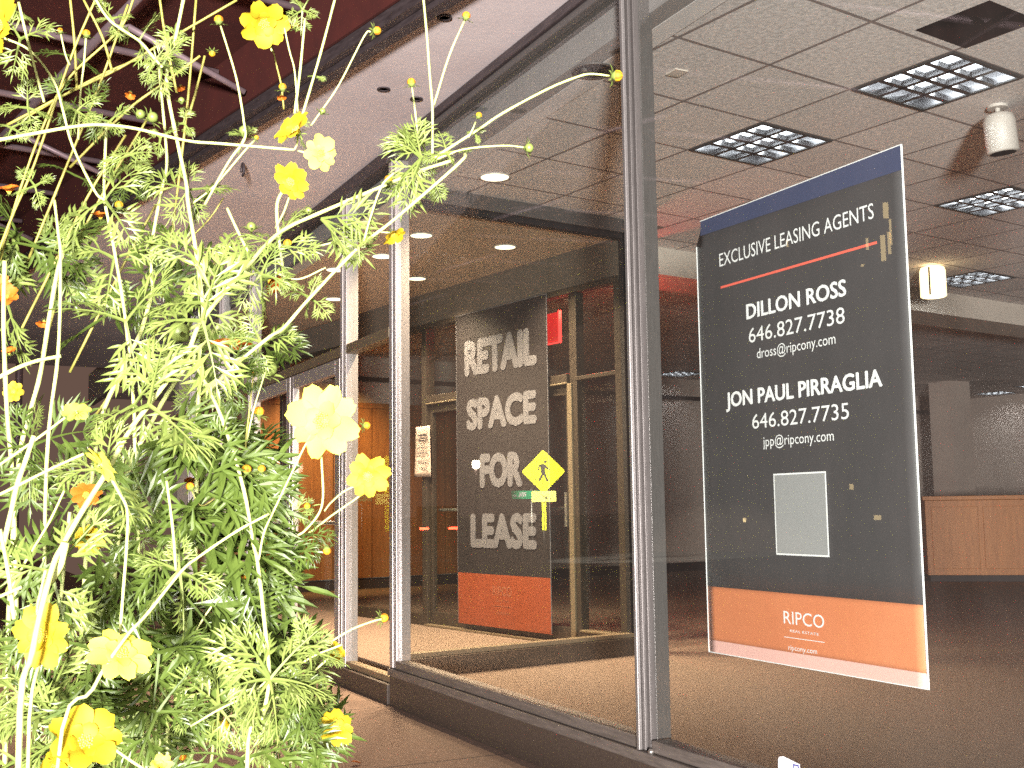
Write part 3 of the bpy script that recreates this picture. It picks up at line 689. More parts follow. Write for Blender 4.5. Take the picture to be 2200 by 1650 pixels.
hk = MB().tube([V((-0.63, -0.79, 3.356)) + V((0.045 * math.sin(a_) * .8, 0, -0.05 - 0.04 * math.cos(a_) - 0.02)) for a_ in [x * .35 for x in range(0, 15)]], 0.008, 8).build('hook', MT['bar'], None, True)
tag(hk, 'small dark metal hook under the pale soffit behind the flower stems', 'hook')

def lobe(mb, o, d, n, L, W):
    """one lance-shaped leaf lobe with a fold along its midrib"""
    s = d.cross(n).normalized(); k = len(mb.v); up = n * (W * .22)
    P = [o, o + d * (L * .35) + s * W * .8 + up, o + d * (L * .35), o + d * (L * .35) - s * W * .8 + up,
         o + d * (L * .65) + s * W * .7 + up, o + d * (L * .66) - n * (L * .03), o + d * (L * .65) - s * W * .7 + up, o + d * L - n * (L * .10)]
    mb.v += [tuple(p) for p in P]
    mb.f += [(k, k + 2, k + 1), (k, k + 3, k + 2), (k + 1, k + 2, k + 5, k + 4), (k + 2, k + 3, k + 6, k + 5), (k + 4, k + 5, k + 7), (k + 5, k + 6, k + 7)]

# ------------------------------------------------------------------ things across the street that the glass reflects
def facing(p, yaw=0.0):
    t = V((CAM.x, -CAM.y, p.z)) - p; t.z = 0; t = (M4.Rotation(yaw, 4, 'Z') @ t).normalized(); return t
P0 = mirrored(1168, 1013, 27); n0 = facing(P0); r0 = V((-n0.y, n0.x, 0))
cs = thing('crossing_sign', 'yellow diamond pedestrian crossing sign with arrow plate, mirrored in the glass by the RETAIL banner', 'road sign', (P0.x, P0.y, -0.14))
cf = (P0, r0, V((0, 0, 1)), n0)
def outline(pts, name, m, par, fr, proud, thick=0.003):
    o_, r_, u_, n_ = fr
    return MB().prism([o_ + r_ * x + u_ * z + n_ * (proud - thick) for x, z in pts], n_ * thick).build(name, m, par)
def rounded(cx_, cz_, hw, hh, rad, dia=False):
    pts = []
    for k, (sx, sz) in enumerate(((1, -1), (1, 1), (-1, 1), (-1, -1))):
        for a_ in range(5):
            an = -PI / 2 + k * PI / 2 + a_ * PI / 8
            x, z = sx * (hw - rad) + rad * math.cos(an), sz * (hh - rad) + rad * math.sin(an)
            if dia: x, z = (x - z) * .70711, (x + z) * .70711
            pts.append((cx_ + x, cz_ + z))
    return pts
outline(rounded(0, 0, .36, .36, .04, True), 'diamond_panel', MT['signyellow'], cs, cf, 0.0)
outline([(x, z) for x, z in rounded(0, -0.575, .285, .125, .03)], 'arrow_plate', MT['signpale'], cs, cf, 0.002)
outline([(-.05, -1.35), (.05, -1.35), (.05, -.705), (-.05, -.705)], 'post_strip', MT['signyellow'], cs, cf, -0.012)
MB().tube([P0 - n0 * .04 + V((0, 0, -2.15)), P0 - n0 * .04 + V((0, 0, .4))], 0.03, 10).build('post', MT['steel'], cs, True)
# walking figure, facing left from the front
fig = lambda pts, nm='walking_figure': outline([(x, z) for x, z in pts], nm, MT['signblack'], cs, cf, 0.004)
fig([(-.045 + .032 * math.cos(k * PI / 5), .225 + .032 * math.sin(k * PI / 5)) for k in range(10)])
fig([(-.05, .16), (.03, .175), (.075, .15), (.06, .02), (.045, -.06), (-.045, -.06), (-.03, .04)])
fig([(-.05, .155), (-.03, .10), (-.08, .06), (-.155, .035), (-.16, .05), (-.09, .085)])
fig([(.06, .16), (.11, .14), (.125, .03), (.105, .03), (.095, .115), (.05, .12)])
fig([(.045, -.0605), (-.01, -.0605), (.09, -.225), (.13, -.215)])
fig([(.0, -.0610), (-.045, -.0610), (-.11, -.22), (-.07, -.23)])
arr = lambda pts: outline(pts, 'arrow', MT['signblack'], cs, cf, 0.006)
arr([(.075, -.53), (.085, -.515), (-.02, -.575), (-.03, -.59)]); arr([(-.085, -.63), (-.055, -.565), (-.01, -.625)])
settle(cs)
P1 = mirrored(1121, 1063, 28.5); n1 = facing(P1, -0.45); r1 = V((-n1.y, n1.x, 0))
ss = thing('street_name_sign', 'green street name sign mirrored in the glass beside the crossing sign', 'street sign', (P1.x, P1.y, -0.14))
s1 = (P1, r1, V((0, 0, 1)), n1)
outline(rounded(-.15, 0, .42, .1, .015), 'name_plate', MT['signgreen'], ss, s1, 0.0)
text('lettering', 'WAL', -.13, .10, -.055, .065, MT['white'], ss, s1, 0.03, 0.002)
text('lettering', 'ST', .14, .25, -.06, .0, MT['white'], ss, s1, 0.03, 0.002)
MB().tube([P1 - n1 * .05 - r1 * .3 + V((0, 0, -1.6)), P1 - n1 * .05 - r1 * .3 + V((0, 0, .15))], 0.03, 10).build('post', MT['steel'], ss, True)
settle(ss)
# added lamp post, put there to brighten the mirrored signs
def spot(par, loc, target, power, col, size, blend=0.4, soft=0.1):
    l = bpy.data.lights.new('added_lamp_beam', 'SPOT'); l.energy = power; l.color = col; l.spot_size = size; l.spot_blend = blend; l.shadow_soft_size = soft
    o = bpy.data.objects.new('added_lamp_beam', l); C.objects.link(o); o.location = loc
    o.rotation_euler = (V(target) - V(loc)).to_track_quat('-Z', 'Y').to_euler(); o.parent = par; return o
def added_street_lamp(base, head, label):
    t = thing('added_street_lamp', label, 'street lamp', base); b_ = V(base); h_ = V(head)
    MB().tube([b_, b_ + V((0, 0, 0.6)), V((b_.x, b_.y, h_.z - .4)), V((b_.x, b_.y, h_.z + .1)), (V((b_.x, b_.y, h_.z + .25)) + h_) / 2 + V((0, 0, .1)), h_ + V((0, 0, .1))], [.09, .07, .055, .05, .04, .035], 10).build('added_lamp_pole', MT['tube'], t, True)
    d = (h_ - b_); d.z = 0; d.normalize(); s = V((-d.y, d.x, 0))
    m = M4(((d.x, s.x, 0, h_.x), (d.y, s.y, 0, h_.y), (0, 0, 1, h_.z), (0, 0, 0, 1)))
    B('lamp_head', (-.28, -.12, .02), (.28, .12, .14), MT['tube'], t, 0.03, m)
    B('lamp_lens', (-.2, -.09, -.005), (.2, .09, .019), MT['lampglobe'], t, 0.01, m)
    return t
lt = added_street_lamp((P0.x + 3.0, P0.y + 9.0, -.14), (P0.x + 2.2, P0.y + 6.0, 5.2), 'added street lamp on a steel pole lighting the crossing sign')
spot(lt, (P0.x + 2.2, P0.y + 6.0, 5.05), P0, 14000, (1.0, 0.93, 0.75), 0.40)
settle(lt)
# added out-of-view street lamp, brightening the pavement and shop front
l2 = added_street_lamp((3.2, -3.9, 0.0), (1.6, -2.9, 4.6), 'added street lamp by the kerb lighting the pavement and shop front')
spot(l2, (1.6, -2.95, 4.3), (0.2, -0.9, 0.0), 430, (1.0, 0.60, 0.33), 2.2, 0.9, 0.15)
settle(l2)
# lantern on a short post
pl = mirrored(1023, 997, 30)
ln = thing('lantern_post', 'lit round lantern on a short post, mirrored in the lobby glass beside the word FOR', 'lamp post', (pl.x, pl.y, -.14))
MB().tube([(pl.x, pl.y, -.14), (pl.x, pl.y, pl.z - .13)], [.05, .035], 10).build('post', MT['tube'], ln, True)
MB().lathe([(.04, -.13), (.09, -.09), (.11, 0), (.09, .09), (.03, .12)], 18, M4.Translation(pl)).build('globe', MT['lampglobe'], ln, True)
MB().lathe([(.11, .10), (.06, .17), (.01, .2)], 14, M4.Translation(pl)).build('cap', MT['tube'], ln, True)
settle(ln)
# fallen petals and leaves on the pavement
for x, y, sz, l in ((722, 1450, .020, 'small curled orange petal on the pavement near the entrance step'), (737, 1503, .022, 'small orange petal on the pavement below the shop window corner'), (776, 1643, .026, 'small withered leaf at the bottom picture edge on the pavement'), (660, 1490, .018, 'small pale leaf scrap on the pavement under the low flowers')):
    r_ = ray(x, y); p = CAM + r_ * (-CAM.z / r_.z); mb = MB()
    lobe(mb, p + V((0, 0, .004)), V((random.uniform(-1, 1), random.uniform(-1, 1), .12)).normalized(), V((0, 0, 1)), sz * 2.2, sz * .8)
    fl_ = mb.build('fallen_leaf', MT['petal_or'], None, True); sm = fl_.modifiers.new('thick', 'SOLIDIFY'); sm.thickness = .0006
    tag(fl_, l, 'fallen leaf', 'fallen petals on the pavement')
# car with lit tail lights
pc = (mirrored(912, 1137, 44) + mirrored(973, 1133, 44)) / 2; nc = facing(pc); rc = V((-nc.y, nc.x, 0))
mc = M4(((rc.x, -nc.x, 0, pc.x), (rc.y, -nc.y, 0, pc.y), (0, 0, 1, -.14), (0, 0, 0, 1)))
car = thing('parked_car', 'dark car whose two red tail lights are mirrored in the lobby glass', 'car', (pc.x, pc.y, -.14))
prof = [(0, .35), (0, .78), (.08, .92), (.75, .98), (1.35, 1.42), (2.6, 1.45), (3.3, .98), (4.3, .85), (4.45, .55), (4.4, .3), (.1, .28)]
bmb = MB(); bmb.prism([mc @ V((-.85, y, z)) for y, z in prof], rc * 1.7); bmb.build('body', MT['carpaint'], car, False, 0.06)
MB().prism([mc @ V((-.62, y, z)) for y, z in ((.80, 1.00), (1.33, 1.385), (1.30, 1.41), (.76, 1.02))], rc * 1.24).build('rear_window', MT['carglass'], car)
for sx in (-.86, .86):
    for y in (.85, 3.55):
        MB().lathe([(.18, -.09), (.31, -.1), (.32, 0), (.31, .1), (.18, .09)], 20, mc @ M4.Translation((sx * .95, y, .32)) @ M4.Rotation(PI / 2, 4, 'Y')).build('wheel', MT['tyre'], car, True)
zt = pc.z + .14
for sx in (-.54, .54):
    B('tail_light', (sx - .17, -.025, zt - .05), (sx + .17, -.002, zt + .04), MT['tail'], car, 0.01, mc)
settle(car)
# dark building with a few lit windows; the lowest two stand in for headlights
bq = mirrored(1900, 470, 34); 
bd = thing('brick_building', 'dark building across the street whose lit windows, the lowest two standing in for headlights, shine in the leasing banner glass', 'building', (bq.x, bq.y - .2, -.14))
nb = facing(bq, 0.0); rb_ = V((-nb.y, nb.x, 0)); mb_ = M4(((rb_.x, -nb.x, 0, bq.x), (rb_.y, -nb.y, 0, bq.y), (0, 0, 1, -.14), (0, 0, 0, 1)))
B('wall', (-9, 0.05, 0), (7, 8, 13), MT['facade'], bd, 0, mb_)
B('roof', (-9.2, -.15, 13.01), (7.2, 8.2, 13.4), MT['facade'], bd, 0, mb_)
inv = mb_.inverted()
for x, y0, y1, w in ((1904, 435, 468, .12), (1899, 505, 560, .11), (1912, 498, 545, .07), (1915, 470, 525, .05), (1864, 512, 536, .06), (1853, 568, 572, .06), (1692, 515, 530, .04), (1830, 1040, 1052, .09), (1600, 1113, 1122, .07), (1886, 1107, 1117, .16)):
    def onb(x, y):
        c_ = V((CAM.x, -CAM.y, CAM.z)); r_ = ray(x, y); r_ = V((r_.x, -r_.y, r_.z)); k = (bq - c_).dot(nb) / r_.dot(nb); return inv @ (c_ + r_ * k)
    a_, c_ = onb(x, y1), onb(x, y0)
    if c_.z < 0.3: continue
    wd = B('window', (a_.x - w * .6, 0.0, a_.z), (a_.x + w * .6, 0.049, c_.z), MT['litwin'], bd, 0, mb_)
settle(bd)

# ------------------------------------------------------------------ the yellow cosmos in the planter
pb = thing('planter', 'long raised concrete planter at the kerb holding the yellow flowers', 'planter', (5.0, -2.4, 0))
pm = M4.Translation((5.25, -2.36, 0)) @ M4.Diagonal((0.85, 1.0, 0.74, 1.0)) @ M4.Rotation(math.radians(24), 4, 'Z')
for a_, b_ in (((-1.0, -.32, .0), (1.0, -.26, .46)), ((-1.0, .26, .0), (1.0, .32, .46)), ((-1.0, -.259, .0), (-.94, .259, .46)), ((.94, -.259, .0), (1.0, .259, .46))):
    B('planter_wall', a_, b_, MT['planter'], pb, 0.01, pm)
B('soil', (-.94, -.26, .05), (.94, .26, .40), MT['soil'], pb, 0, pm)
settle(pb)

rnd = random.Random(11)
def catmull(P, n=5):
    if len(P) < 3: return P
    Q = [P[0] * 2 - P[1]] + P + [P[-1] * 2 - P[-2]]; out = []
    for i in range(1, len(Q) - 2):
        for k in range(n):
            t = k / n; a, b, c, d = Q[i - 1], Q[i], Q[i + 1], Q[i + 2]
            out.append(0.5 * ((2 * b) + (c - a) * t + (2 * a - 5 * b + 4 * c - d) * t * t + (3 * b - a - 3 * c + d) * t ** 3))
    return out + [P[-1]]

def leaf(mb, o, d, n, L, fine):
    """a divided cosmos leaf: arching midrib, paired leaflets, each cut into lance-shaped lobes"""
    d = d.normalized(); n = (n - d * n.dot(d)); n = n.normalized() if n.length > 1e-4 else d.orthogonal().normalized()
    sag = rnd.uniform(.15, .6); N = 12; pts = []; dirs = []; p = V(o); dd = d.copy()
    for i in range(N):
        pts.append(p.copy()); dirs.append(dd.copy()); p = p + dd * (L / N); dd = (dd + V((0, 0, -1)) * (sag / N) - n * (sag * .3 / N)).normalized()
    mb.tube(pts, [max(.0004, .0011 * (1 - i / N)) * (1 if fine else 1.3) for i in range(N)], 4, False)
    pairs = (3, 5, 7, 9) if not fine else (3, 5, 6, 8, 9)
    wk = (.066 if fine else .080)
    for i in pairs:
        t = i / N; q, e = pts[i], dirs[i]; nn = (n - e * n.dot(e)).normalized(); s = e.cross(nn)
        pl = L * (.56 - .36 * abs(t - .36)) * rnd.uniform(.75, 1.2) * (.75 if t > .6 else 1)
        for sg in (1, -1):
            pd = (e * rnd.uniform(.55, .8) + s * sg * rnd.uniform(.7, .95) + nn * rnd.uniform(-.15, .2)).normalized()
            lobe(mb, q, pd, nn, pl, pl * wk * rnd.uniform(.8, 1.15))
            ps = pd.cross(nn)
            for f_, sc_ in ((.28, .62), (.52, .50)):
                for s2 in (1, -1):
                    if rnd.random() < (.45 if fine else .16): continue
                    lobe(mb, q + pd * (pl * f_), (pd * .8 + ps * s2 * .6).normalized(), nn, pl * sc_ * rnd.uniform(.8, 1.15), pl * sc_ * wk * 1.3)
    e = dirs[-1]; lobe(mb, pts[-2], e, n, L * .30, L * .30 * wk * 1.1)
    s = e.cross(n)
    for s2 in (1, -1): lobe(mb, pts[-3], (e + s * s2 * .6).normalized(), n, L * .2, L * .2 * wk * 1.2)

# petals: three shared flower meshes
def petal_mesh(name, npet, seed, m, double=True, open_=0.25):
    r_ = random.Random(seed); mb = MB()
    rings = [(npet, 1.0, open_)] + ([(5, .50, open_ + .45)] if double else [])
    for cnt, sc_, op in rings:
        ph = r_.random() * 6
        for k in range(cnt):
            a_ = ph + 2 * PI * k / cnt + r_.uniform(-.10, .10); L = sc_ * r_.uniform(.86, 1.04); W = L * min(.42, 2.55 / cnt) * r_.uniform(.9, 1.08); tw = r_.uniform(-.25, .25); o_ = op + r_.uniform(-.14, .14)
            ca_, sa_ = math.cos(a_), math.sin(a_); nu, nv = 10, 8; k0 = len(mb.v); notch = r_.uniform(.03, .08); skew = r_.uniform(-.06, .06)
            for i in range(nu + 1):
                u = i / nu
                wid = W * (0.14 + 0.86 * math.sin(min(1, u / .66) * PI / 2) ** 1.25)
                for j in range(nv + 1):
                    w = j / nv * 2 - 1
                    # rounded, faintly notched tip: the far rows pull in towards the sides
                    ext = L * (u - .30 * (abs(w) ** 2.4) * u ** 3 - notch * math.exp(-(w / .22) ** 2) * u ** 6 - .02 * math.cos(9 * w + ph) * u ** 6)
                    y = wid * w * (1 - .10 * u ** 6) + skew * L * u * u
                    z = L * (o_ * u - .40 * o_ * u * u) + .06 * L * w * w * u + .016 * L * math.cos(w * 11) * u + tw * y * u - .07 * L * u ** 3
                    mb.v.append((ca_ * ext - sa_ * y, sa_ * ext + ca_ * y, z + k * .004))
            for i in range(nu):
                for j in range(nv):
                    q = k0 + i * (nv + 1) + j; mb.f.append((q, q + 1, q + nv + 2, q + nv + 1))
    return mb.mesh(name, m, True)
def center_mesh():
    mb = MB(); r_ = random.Random(3)
    mb.lathe([(.10, -.02), (.17, .04), (.15, .10), (.02, .13)], 12)
    for k in range(34):
        rr = .17 * math.sqrt((k + .5) / 34); a_ = k * 2.39996; x, y = rr * math.cos(a_), rr * math.sin(a_); z = .11 - rr * .25; h = r_.uniform(.08, .15)
        mb.tube([(x, y, z), (x * 1.25, y * 1.25, z + h)], [.020, .026], 5)
    return mb.mesh('flower_center', MT['floret'], True)
def calyx_mesh():
    mb = MB(); mb.lathe([(.03, -.16), (.06, -.13), (.13, -.06), (.14, -.01)], 10)
    for k in range(8):
        a_ = 2 * PI * k / 8; d = V((math.cos(a_), math.sin(a_), -.25)).normalized(); lobe(mb, V((math.cos(a_) * .08, math.sin(a_) * .08, -.09)), d, V((0, 0, 1)), .34, .045)
    return mb.mesh('calyx', MT['leaf_pale'], True)
FM = {'y': [petal_mesh('flower', 8, s_, MT['petal']) for s_ in (1, 2)], 'p': [petal_mesh('flower', 8, s_, MT['petal_pale'], True, .15) for s_ in (5, 6)],
      'o': [petal_mesh('flower', 7, s_, MT['petal_or'], False, .3) for s_ in (8, 9)], 'c': [petal_mesh('flower', 6, s_, MT['petal_or'], True, 1.15) for s_ in (12, 13)],
      'k': [petal_mesh('flower', 7, s_, MT['petal'], True, .75) for s_ in (15, 16)], 's': [petal_mesh('flower', 6, 21, MT['petal'], False, .2)]}
CM, KM = center_mesh(), calyx_mesh()
def bud_mesh(star):
    mb = MB(); mb.lathe([(.10, -.35), (.25, -.2), (.42, .05), (.40, .32), (.22, .5), (.03, .56)], 12)
    for k in range(8):
        a_ = 2 * PI * k / 8; d = V((math.cos(a_), math.sin(a_), .5 if star else -.1)).normalized()
        lobe(mb, V((math.cos(a_) * .2, math.sin(a_) * .2, -.22)), d, V((0, 0, 1)), 1.0 if star else .75, .13)
    me = mb.mesh('bud', [MT['leaf_pale'], MT['petal_or'], MT['petal']], True)
    if not star:
        for p in me.polygons:
            c_ = p.center
            if c_.z > .12 and math.hypot(c_.x, c_.y) < .5: p.material_index = 1 if int((math.atan2(c_.y, c_.x) + PI) / PI * 6) % 2 else 2
    return me
BM = {'b': bud_mesh(False), 's': bud_mesh(True)}

class Plant:
    def __init__(s, label, depth):
        s.D = depth; b_ = at(300, 1650, depth); s.root = thing('cosmos_plant', label, 'flower', (b_.x, b_.y, .297), 'yellow cosmos plants in the planter')
        s.fol = MB(); s.folp = MB(); s.nodes = []
    def attach(s, o):
        o.parent = s.root; o.matrix_parent_inverse = M4.Translation(s.root.location).inverted(); return o
    def stem(s, pts, w0, w1=None, d0=None, d1=None, old=False, root=False, leaves=0, ll=(.05, .09), fine=False, pale=False):
        """pts: surveyed points, w: width in photo pixels, d: metres from the lens"""
        d0 = d0 or s.D; d1 = d1 or d0; w1 = w1 or w0; n = len(pts)
        P = [at(x, y, d0 + (d1 - d0) * i / max(1, n - 1)) for i, (x, y) in enumerate(pts)]
        if root:                  # carry the stem on down to the soil
            e = P[-1]; P = P + [V((e.x + rnd.uniform(-.06, .0), e.y + rnd.uniform(-.03, .05), (e.z + .30) / 2)), V((s.root.location.x + rnd.uniform(-.1, .1), s.root.location.y + rnd.uniform(-.08, .08), .285))]
        Q = catmull(P); r0, r1 = w0 * d0 / FPX / 2 * .86, w1 * d1 / FPX / 2 * .86; k = len(Q)
        s.attach(MB().tube(Q, [(r0 + (r1 - r0) * i / (k - 1)) * (1 + .05 * math.sin(i * 1.7)) for i in range(k)], 7).build('stem', MT['stem_old' if old else 'stem'], None, True))
        if leaves:
            m_ = len(pts) * 5 - 5
            for q in range(leaves):
                i = min(int((q + .5 + rnd.uniform(-.3, .3)) / leaves * m_), k - 2); s.tuft(Q[i], (Q[i + 1] - Q[i]).normalized(), 2, ll, fine, pale)
        return Q
    def tuft(s, p, ax, cnt, ll, fine=False, pale=False):
        a0 = rnd.random() * 6.28
        u = ax.orthogonal().normalized(); w = ax.cross(u)
        for c_ in range(cnt):
            a_ = a0 + 2 * PI * c_ / cnt + rnd.uniform(-.4, .4)
            side = u * math.cos(a_) + w * math.sin(a_); d = (side * 1.0 + ax * rnd.uniform(.2, .9) + V((0, 0, .15))).normalized()
            n = (V((0, 0, 1)) * .55 + (CAM - p).normalized() * .55 + V((rnd.uniform(-.5, .5), rnd.uniform(-.5, .5), rnd.uniform(-.3, .3)))).normalized()
            leaf(s.folp if pale else s.fol, p, d, n, rnd.uniform(*ll), fine)
    def clump(s, x, y, cnt, px=(110, 190), fine=False, pale=False, dep=None, ang=None):
        """leaves springing from one node; px = leaf length in photo pixels"""
        D = (dep or s.D) + rnd.uniform(-.03, .03); p = at(x, y, D); ll = (px[0] * D / FPX, px[1] * D / FPX)
        cx_ = _R @ V((1, 0, 0)); cy_ = _R @ V((0, 1, 0)); cz_ = _R @ V((0, 0, 1)); a0 = rnd.random() * 6.28
        for k in range(cnt):
            a_ = (math.radians(rnd.uniform(*ang)) if ang else a0 + 2 * PI * k / cnt + rnd.uniform(-.35, .35))
            d = (cx_ * math.cos(a_) + cy_ * math.sin(a_) + cz_ * rnd.uniform(-.45, .35)).normalized()
            n = (cz_ * rnd.uniform(.25, 1) + V((0, 0, 1)) * rnd.uniform(.2, 1) + V((rnd.uniform(-.4, .4), rnd.uniform(-.4, .4), 0))).normalized()
            leaf(s.folp if pale else s.fol, p, d, n, rnd.uniform(*ll), fine)
    def flower(s, x, y, size, kind='y', dep=None, tilt=(0, 0), roll=None):
        """size: photo pixels across; tilt: how the face turns right/up from facing the lens (degrees)"""
        D = dep or s.D; p = at(x, y, D); r = size / 2 * D / FPX
        z = (_R @ V((math.sin(math.radians(tilt[0])), math.sin(math.radians(tilt[1])), max(.02, math.cos(math.radians(tilt[0])) * math.cos(math.radians(tilt[1])))))).normalized()
        if abs(tilt[0]) > 90 or abs(tilt[1]) > 90: z = (_R @ V((math.sin(math.radians(tilt[0])), math.sin(math.radians(tilt[1])), -.8))).normalized()
        q = z.to_track_quat('Z', 'Y').to_matrix().to_4x4() @ M4.Rotation(roll if roll is not None else rnd.random() * 6, 4, 'Z')
        f = bpy.data.objects.new('flower', rnd.choice(FM[kind])); C.objects.link(f); f.parent = s.root
        f.matrix_parent_inverse = M4.Translation(s.root.location).inverted(); f.matrix_basis = M4.Translation(p) @ q @ M4.Scale(r, 4)
        for nm, me in (('flower_center', CM), ('calyx', KM)):
            c_ = bpy.data.objects.new(nm, me); C.objects.link(c_); c_.parent = f
        return p, z, r
    def bud(s, x, y, size, kind='b', dep=None, dirpx=(0, -1)):
        D = dep or s.D; p = at(x, y, D); r = size * .92 * D / FPX
        z = (_R @ V((dirpx[0], -dirpx[1], .25))).normalized()
        b_ = bpy.data.objects.new('bud', BM[kind]); C.objects.link(b_); b_.parent = s.root
        b_.matrix_parent_inverse = M4.Translation(s.root.location).inverted()
        b_.matrix_basis = M4.Translation(p) @ z.to_track_quat('Z', 'Y').to_matrix().to_4x4() @ M4.Rotation(rnd.random() * 6, 4, 'Z') @ M4.Scale(r, 4)
    def done(s):
        for mb, m in ((s.fol, 'leaf'), (s.folp, 'leaf_pale')):
            if mb.v: s.attach(mb.build('foliage', MT[m], None, False))
def fill(P, seed, region, cnt, px, fine=False, pale=False, dj=.12, n=(2, 4)):
    r_ = random.Random(seed); ys = [q[0] for q in region]
    k = 0
    while k < cnt:
        y = r_.uniform(ys[0], ys[-1])
        for (ya, la, ra), (yb, lb_, rb2) in zip(region, region[1:]):
            if ya <= y <= yb:
                t = (y - ya) / (yb - ya); x = r_.uniform(la + (lb_ - la) * t, ra + (rb2 - ra) * t); break
        P.clump(x, y, r_.randint(*n), px, fine, pale, P.D + r_.uniform(-dj, dj)); k += 1
    return P

# 1 -- the plant whose pale branches reach furthest right, across the lobby glass
p1 = Plant('yellow cosmos plant whose thick pale branches reach right across the lobby glass', .80)
p1.stem([(974, 344), (900, 368), (827, 398), (700, 452), (614, 491), (570, 528), (538, 565), (436, 685), (400, 762), (316, 875), (276, 929), (233, 1009), (189, 1078), (138, 1166), (109, 1232), (70, 1400), (40, 1640)], 9, 17, .90, .66, root=True)
p1.stem([(1000, 330), (985, 352), (849, 470), (767, 535), (664, 642), (609, 705), (579, 724), (502, 787), (455, 835)], 8, 10, .86, .80)
p1.stem([(1310, 163), (1270, 159), (1241, 165), (1177, 191), (1082, 242), (1034, 274), (970, 315), (925, 345)], 5, 8, .88, .90)
p1.stem([(1128, 317), (1082, 313), (996, 321), (930, 345)], 4, 6, .89, .9)
p1.stem([(908, -20), (916, 64), (924, 170), (929, 232), (929, 330)], 6, 7, .9)
p1.stem([(998, 44), (965, 120), (932, 226)], 5, 6, .9)
p1.stem([(885, 186), (892, 240), (902, 330)], 4, 6, .91)
p1.stem([(1022, 262), (1012, 285), (1006, 295)], 4, 6, .885)
p1.stem([(846, 372), (820, 400), (795, 470), (779, 530)], 5, 6, .84)
p1.stem([(838, 500), (800, 500), (720, 520), (640, 540), (590, 560)], 4, 5, .9)
p1.stem([(700, 575), (640, 600), (590, 585)], 4, 5, .84)
for q in ((1322, 163, 32, 'b', (1, .05)), (1133, 318, 26, 's', (1, 0)), (1001, 37, 24, 'b', (.3, -1)), (884, 180, 24, 'b', (-.1, -1)), (1028, 250, 18, 'b', (.4, -1)), (834, 388, 22, 'b', (.2, -1)),
          (390, 718, 56, 's', (-.6, -.6)), (575, 795, 44, 's', (.6, -.5)), (556, 888, 30, 'b', (.2, -1)), (663, 455, 20, 's', (0, -1)), (540, 490, 26, 's', (0, -1)), (618, 526, 24, 'b', (0, -1)), (692, 241, 18, 's', (.5, -1))):
    p1.bud(q[0], q[1], q[2], q[3], .86, q[4])
p1.flower(842, 500, 58, 'k', .88, (35, -60)); p1.flower(578, 603, 60, 'c', .9, (60, -40))
p1.clump(905, 340, 9, (60, 130), True, True, .9, (100, 260)); p1.clump(915, 330, 6, (50, 90), True, True, .9); p1.clump(960, 330, 4, (40, 70), True, True, .9)
p1.clump(590, 530, 5, (80, 150), True, True, .84); p1.clump(560, 590, 5, (80, 140), True, True, .84); p1.clump(690, 470, 4, (80, 150), True, True, .87, (-60, 20))
p1.clump(560, 735, 6, (50, 100), True, True, .82); p1.clump(665, 640, 4, (40, 80), True, True, .84); p1.clump(500, 790, 6, (70, 120), True, False, .84)
p1.clump(930, 385, 3, (40, 60), True, True, .9, (-100, -60)); p1.clump(770, 530, 3, (25, 45), True, True, .85); p1.clump(1020, 285, 3, (18, 30), True, True, .88)
for x, y in ((435, 690), (320, 870), (230, 1010), (110, 1230)): p1.clump(x, y, 3, (100, 180), False, True, .74)
p1.flower(214, 1000, 105, 'p', .70, (60, 130)); p1.flower(165, 886, 62, 'p', .74, (-30, 120))
p1.stem([(140, 897), (90, 935), (0, 998), (-40, 1020)], 6, 8, .74); p1.stem([(180, 975), (100, 1012), (0, 1062), (-60, 1085)], 7, 9, .70)
p1.stem([(73, 936), (55, 990), (36, 1045), (22, 1110), (5, 1180)], 12, 14, .7); p1.stem([(131, 765), (80, 775), (36, 791), (-20, 820)], 9, 11, .66)
p1.done()

# 2 -- the tall plant in the top left with long straight upright stems
p2 = Plant('yellow cosmos plant with tall upright stems crossing the pale soffit at the top', .95)
p2.stem([(398, -20), (375, 90), (360, 135), (360, 196), (378, 290), (400, 393), (404, 436), (422, 545), (434, 640), (436, 690), (425, 900), (420, 1200), (415, 1500), (405, 1680)], 9, 12, .95, .95, root=True)
p2.stem([(229, 265), (226, 330), (224, 420), (233, 473), (247, 545), (269, 682), (287, 864), (290, 960), (300, 1250), (310, 1660)], 7, 11, .98, .95, root=True)
p2.stem([(-20, 304), (95, 283), (160, 272), (215, 268), (290, 276), (400, 302), (480, 309), (632, 322)], 10, 7, .78, .84)
p2.stem([(200, -10), (237, 45), (298, 87), (327, 120), (349, 145)], 7, 8, .93)
p2.stem([(723, -15), (690, 110), (651, 243), (640, 275)], 6, 7, .92); p2.stem([(655, 40), (645, 150), (633, 244)], 6, 7, .92)
p2.stem([(611, 60), (622, 110), (633, 153), (640, 240)], 4, 5, .95); p2.stem([(582, 88), (594, 140), (604, 182), (610, 235)], 4, 5, 1.0, old=True)
p2.stem([(474, 56), (501, 143), (513, 193), (524, 262), (525, 300), (490, 350), (440, 440)], 5, 7, .93)
p2.stem([(797, 68), (783, 77), (729, 181), (690, 239), (668, 270)], 4, 5, .9)
p2.stem([(185, 78), (180, 140), (172, 210), (168, 300)], 5, 6, 1.0); p2.stem([(130, 70), (140, 115), (150, 140)], 4, 5, 1.05)
p2.stem([(410, 440), (460, 400), (525, 325), (550, 298)], 5, 6, .97); p2.stem([(400, 520), (450, 470), (480, 425)], 4, 4, 1.02, old=True)
p2.stem([(340, 130), (355, 290), (358, 360), (345, 420), (325, 540), (330, 640)], 7, 9, 1.0)
p2.stem([(0, 78), (65, 109), (116, 175), (135, 236), (156, 313), (204, 411), (225, 430)], 6, 7, .9)
